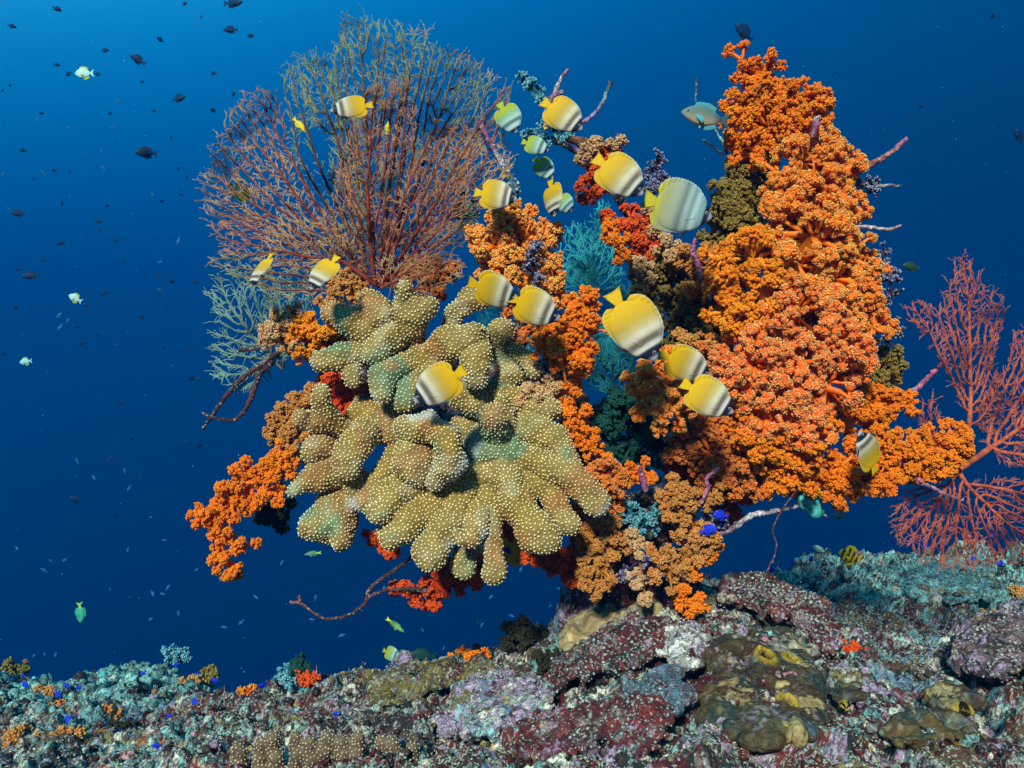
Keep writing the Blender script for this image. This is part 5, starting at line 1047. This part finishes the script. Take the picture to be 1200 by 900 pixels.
drape('rock', 'grey and pink crusted boulder at the right edge of the reef', 'crusted rock', [(1112, 800), (1130, 770), (1155, 745), (1185, 728), (1225, 722), (1240, 800), (1200, 822), (1150, 822)], .035, [(.20, .12, .13), LILAC, (.10, .05, .04), DARK, OCHRE, CREAM], [.12, .04, .1, .08, -.12, -.15], 13, 49, (1.4, 2.5), (.04, 9, .02, 22), speck=(7, 1.8, .5, (.5, .46, .42)), edge=34)
drape('rock', 'teal crusted boulder under the coral red fan', 'crusted rock', [(1065, 700), (1085, 680), (1125, 675), (1160, 690), (1165, 715), (1130, 730), (1085, 725)], .035, [TEALG, (.08, .13, .13), TEALP, BLUEG, OLIVE], [.14, .1, .0, .05, -.05], 13, 50, (2.2, 4.4), (.04, 9, .02, 20), edge=22, speck=(6, 1.5, .5, (.26, .48, .42)))
drape('rock', 'blue grey smooth patch with white flecks left of the large sponge', 'crusted rock', [(745, 835), (770, 815), (805, 818), (812, 845), (795, 865), (760, 862)], .015, [(.10, .17, .21), (.07, .13, .16), MAROON], [.2, .15, -.15], 12, 52, (1.3, 2.2), (.02, 12, .008, 30), speck=(3, 1.4, .55, (.45, .55, .5)))
rock_thing('sponge', 'smooth round grey green sponge ball on the right reef', 'sponge', [floor_ball(972, 730, 17, 0, 1, .85)], .004, [(.055, .065, .05), (.06, .075, .06)], [.1, .1], 9, 49, .003, 20)
def knobby(label, balls, Y, seed, col, tip, spacing=5.2, dot=1.6):
    k = Y/F; bl = []
    for (x, y, r, h) in balls: bl += path_balls([(x, y+h, r, .02), (x, y, r*.92, 0)], Y, .95, .5)
    V, N, q = remesh_shape(bl, .0045, 4); rg = np.random.default_rng(seed); mb = MB(); C = np.array(col)*(.7+.6*fbm(V, 20, seed, 2))[:, None]; mb.add(V, C, quads=q)
    P, NN = surface_points(V, N, q, spacing*k, rg, 4); c = np.array(tip)*rg.uniform(.7, 1.15, (len(P), 1)); mb.blobs(P, dot*k*rg.uniform(.8, 1.2, len(P)), c*.6, ICO0, rg, C2=c, N=NN)
    return tag(mb.build('knobby_coral', M_stony, None, bl[0][0]), label, 'stony coral', 'knobby corals on the foreground reef')
kb = []
r2 = random.Random(3)
for x in range(282, 492, 20):
    for y0 in (866, 884, 904):
        e = 12*(abs(x-375)/110.)**2 if y0 < 880 else 0
        kb.append((x+r2.uniform(-6, 6), y0+e+r2.uniform(-5, 5), r2.uniform(7.5, 10), r2.uniform(16, 28)))
knobby('bumpy tan finger coral along the bottom edge left of centre', kb, 1.62, 51, (.12, .08, .045), (.52, .42, .28), spacing=3.7, dot=1.25)
# small soft tufts and bushes on the reef
def tuft(label, px, py, r, kind, seed, name='soft_coral', cat='soft coral', n=5, **kw):
    p = gpt(px, py+r*.6); Y = p[1]; rg = random.Random(seed); b = [(px+rg.uniform(-r, r), py+rg.uniform(-r*.6, r*.6), r*rg.uniform(.5, .8)) for _ in range(n)]
    a = dict(s1=10, lobe=5.5, bunch=3, polyp=1.3, npol=7, nb=5); a.update(kw); return soft(label, b, kind, Y, seed, name=name, cat=cat, **a)
tuft('dark bush in the blue gap left of the plate coral', 618, 742, 20, 'dark', 201, 'bushy_coral', 'bushy coral', 8)
tuft('dark bush low on the crest right of the black round fish', 640, 775, 14, 'dark', 202, 'bushy_coral', 'bushy coral', 6)
tuft('long orange brown soft coral clump on the lower left reef', 75, 868, 14, 'brown', 203, n=7); tuft('orange brown soft coral left of the long clump at the left edge', 20, 866, 11, 'brown', 204)
tuft('brown orange tuft behind the long clump on the lower left reef', 45, 815, 8, 'brown', 205); tuft('ochre tuft on the left hump beside the blue fish', 222, 805, 9, 'brown', 206); tuft('ochre tuft on top of the left hump, right side', 248, 792, 6, 'olive', 207)
tuft('brown tuft right of the long clump, lower left', 118, 842, 8, 'brown', 208); tuft('rusty tuft beside the upper edge of the left reef', 68, 833, 8, 'rust', 209); tuft('small vivid red orange tuft in front at the lower left', 208, 888, 7, 'orange', 210)
tuft('tiny orange tuft on the speckled reef crest at the left', 290, 813, 5, 'orange', 211, n=3); tuft('brown red tuft under the thin spines on the left crest', 365, 793, 9, 'deep', 212); tuft('pale green knobs on the left crest', 340, 795, 10, 'blue', 213, 'knobbly_coral', 'knobbly coral')
tuft('orange tuft on the crest beside the round black fish', 560, 776, 5, 'orange', 214, n=3); tuft('orange tuft left of the round black fish on the crest', 542, 772, 4, 'orange', 215, n=3); tuft('pink soft tuft on the reef crest', 505, 789, 7, 'tan', 216, n=4)
tuft('pale pink tuft on the crest left of the pink soft tuft', 482, 792, 6, 'tan', 217, n=4); tuft('whitish blue knobs on the crest at the left end', 464, 790, 5, 'violet', 218, 'knobbly_coral', 'knobbly coral', 3)
tuft('rust orange coral at the right edge above the boulder', 1196, 700, 12, 'brown', 219, n=6); tuft('orange brown coral at the right edge just over the boulder', 1190, 722, 9, 'brown', 220); tuft('small brown tuft left of the right edge corals', 1162, 730, 6, 'brown', 221)
tuft('red tuft on the right reef below the striped fish', 962, 678, 5, 'deep', 222, n=3); tuft('maroon tuft in the gap on the right reef', 998, 762, 7, 'deep', 223); tuft('teal spiky tuft standing up on the left hump', 208, 768, 9, 'blue', 224, 'knobbly_coral', 'knobbly coral', 4)
tuft('olive tuft on the left reef edge peak', 20, 785, 7, 'olive', 225); tuft('dark tall tuft on the left crest', 350, 782, 7, 'green', 226, 'bushy_coral', 'bushy coral')
tuft('yellow ochre coral patch at the lower right', 1105, 812, 6, 'brown', 227); tuft('brown crinkled tuft in the middle of the left foreground', 145, 855, 10, 'dark', 228)
for i, (x, y, lab) in enumerate([(371, 770, 'thin pale spine standing on the left crest'), (263, 800, 'thin red spine pair on the left crest')]):
    p = gpt(x, y+28); k = p[1]/F; mb = MB(); mb.tubes([p, p+np.array([0, 0, 30*k])], [-1, 0], [1.2*k, .5*k], (.35, .2, .15), 5); tag(mb.build('spine', M_rock, None, p), lab, 'sea spine')
# teal lump on the pale branch, ear shaped
def teal_lump():
    Y = 1.97; bl = path_balls([(944, 578, 9, 0), (950, 588, 13, 0), (956, 598, 10, 0)], Y, .7, .4)+path_balls([(938, 583, 7, 0), (950, 574, 6, 0)], Y, .7, .4)
    V, N, q = remesh_shape(bl, .004, 3); V = V+N*((fbm(V, 30, 3, 3)-.5)*.014)[:, None]; mb = MB(); C = patchwork(V, [(.05, .40, .38), (.12, .52, .48), (.02, .16, .16)], [.1, .05, -.05], 30, 7); mb.add(V, C, quads=q)
    tag(mb.build('sea_squirt', M_stony, None, bl[0][0]), 'teal lump of sea squirt at the tip of the pale pink branch', 'sea squirt')
teal_lump()
# drifting specks
rng = np.random.default_rng(9); n = 420; px = rng.uniform(0, 1200, n); py = rng.uniform(0, 820, n); Y = rng.uniform(1.3, 4.5, n)
P = np.stack([(px-600)/F*Y, Y, (450-py)/F*Y], 1); mb = MB(); mb.blobs(P, np.abs(rng.normal(size=n))[:, None]*rng.uniform(.2, .55, (n, 3))*Y[:, None]/F+.15*Y[:, None]/F, (.10, .32, .50), OCT, rng)
tag(mb.build('plankton', M_far), 'pale specks drifting in the water', 'plankton', kind='stuff')
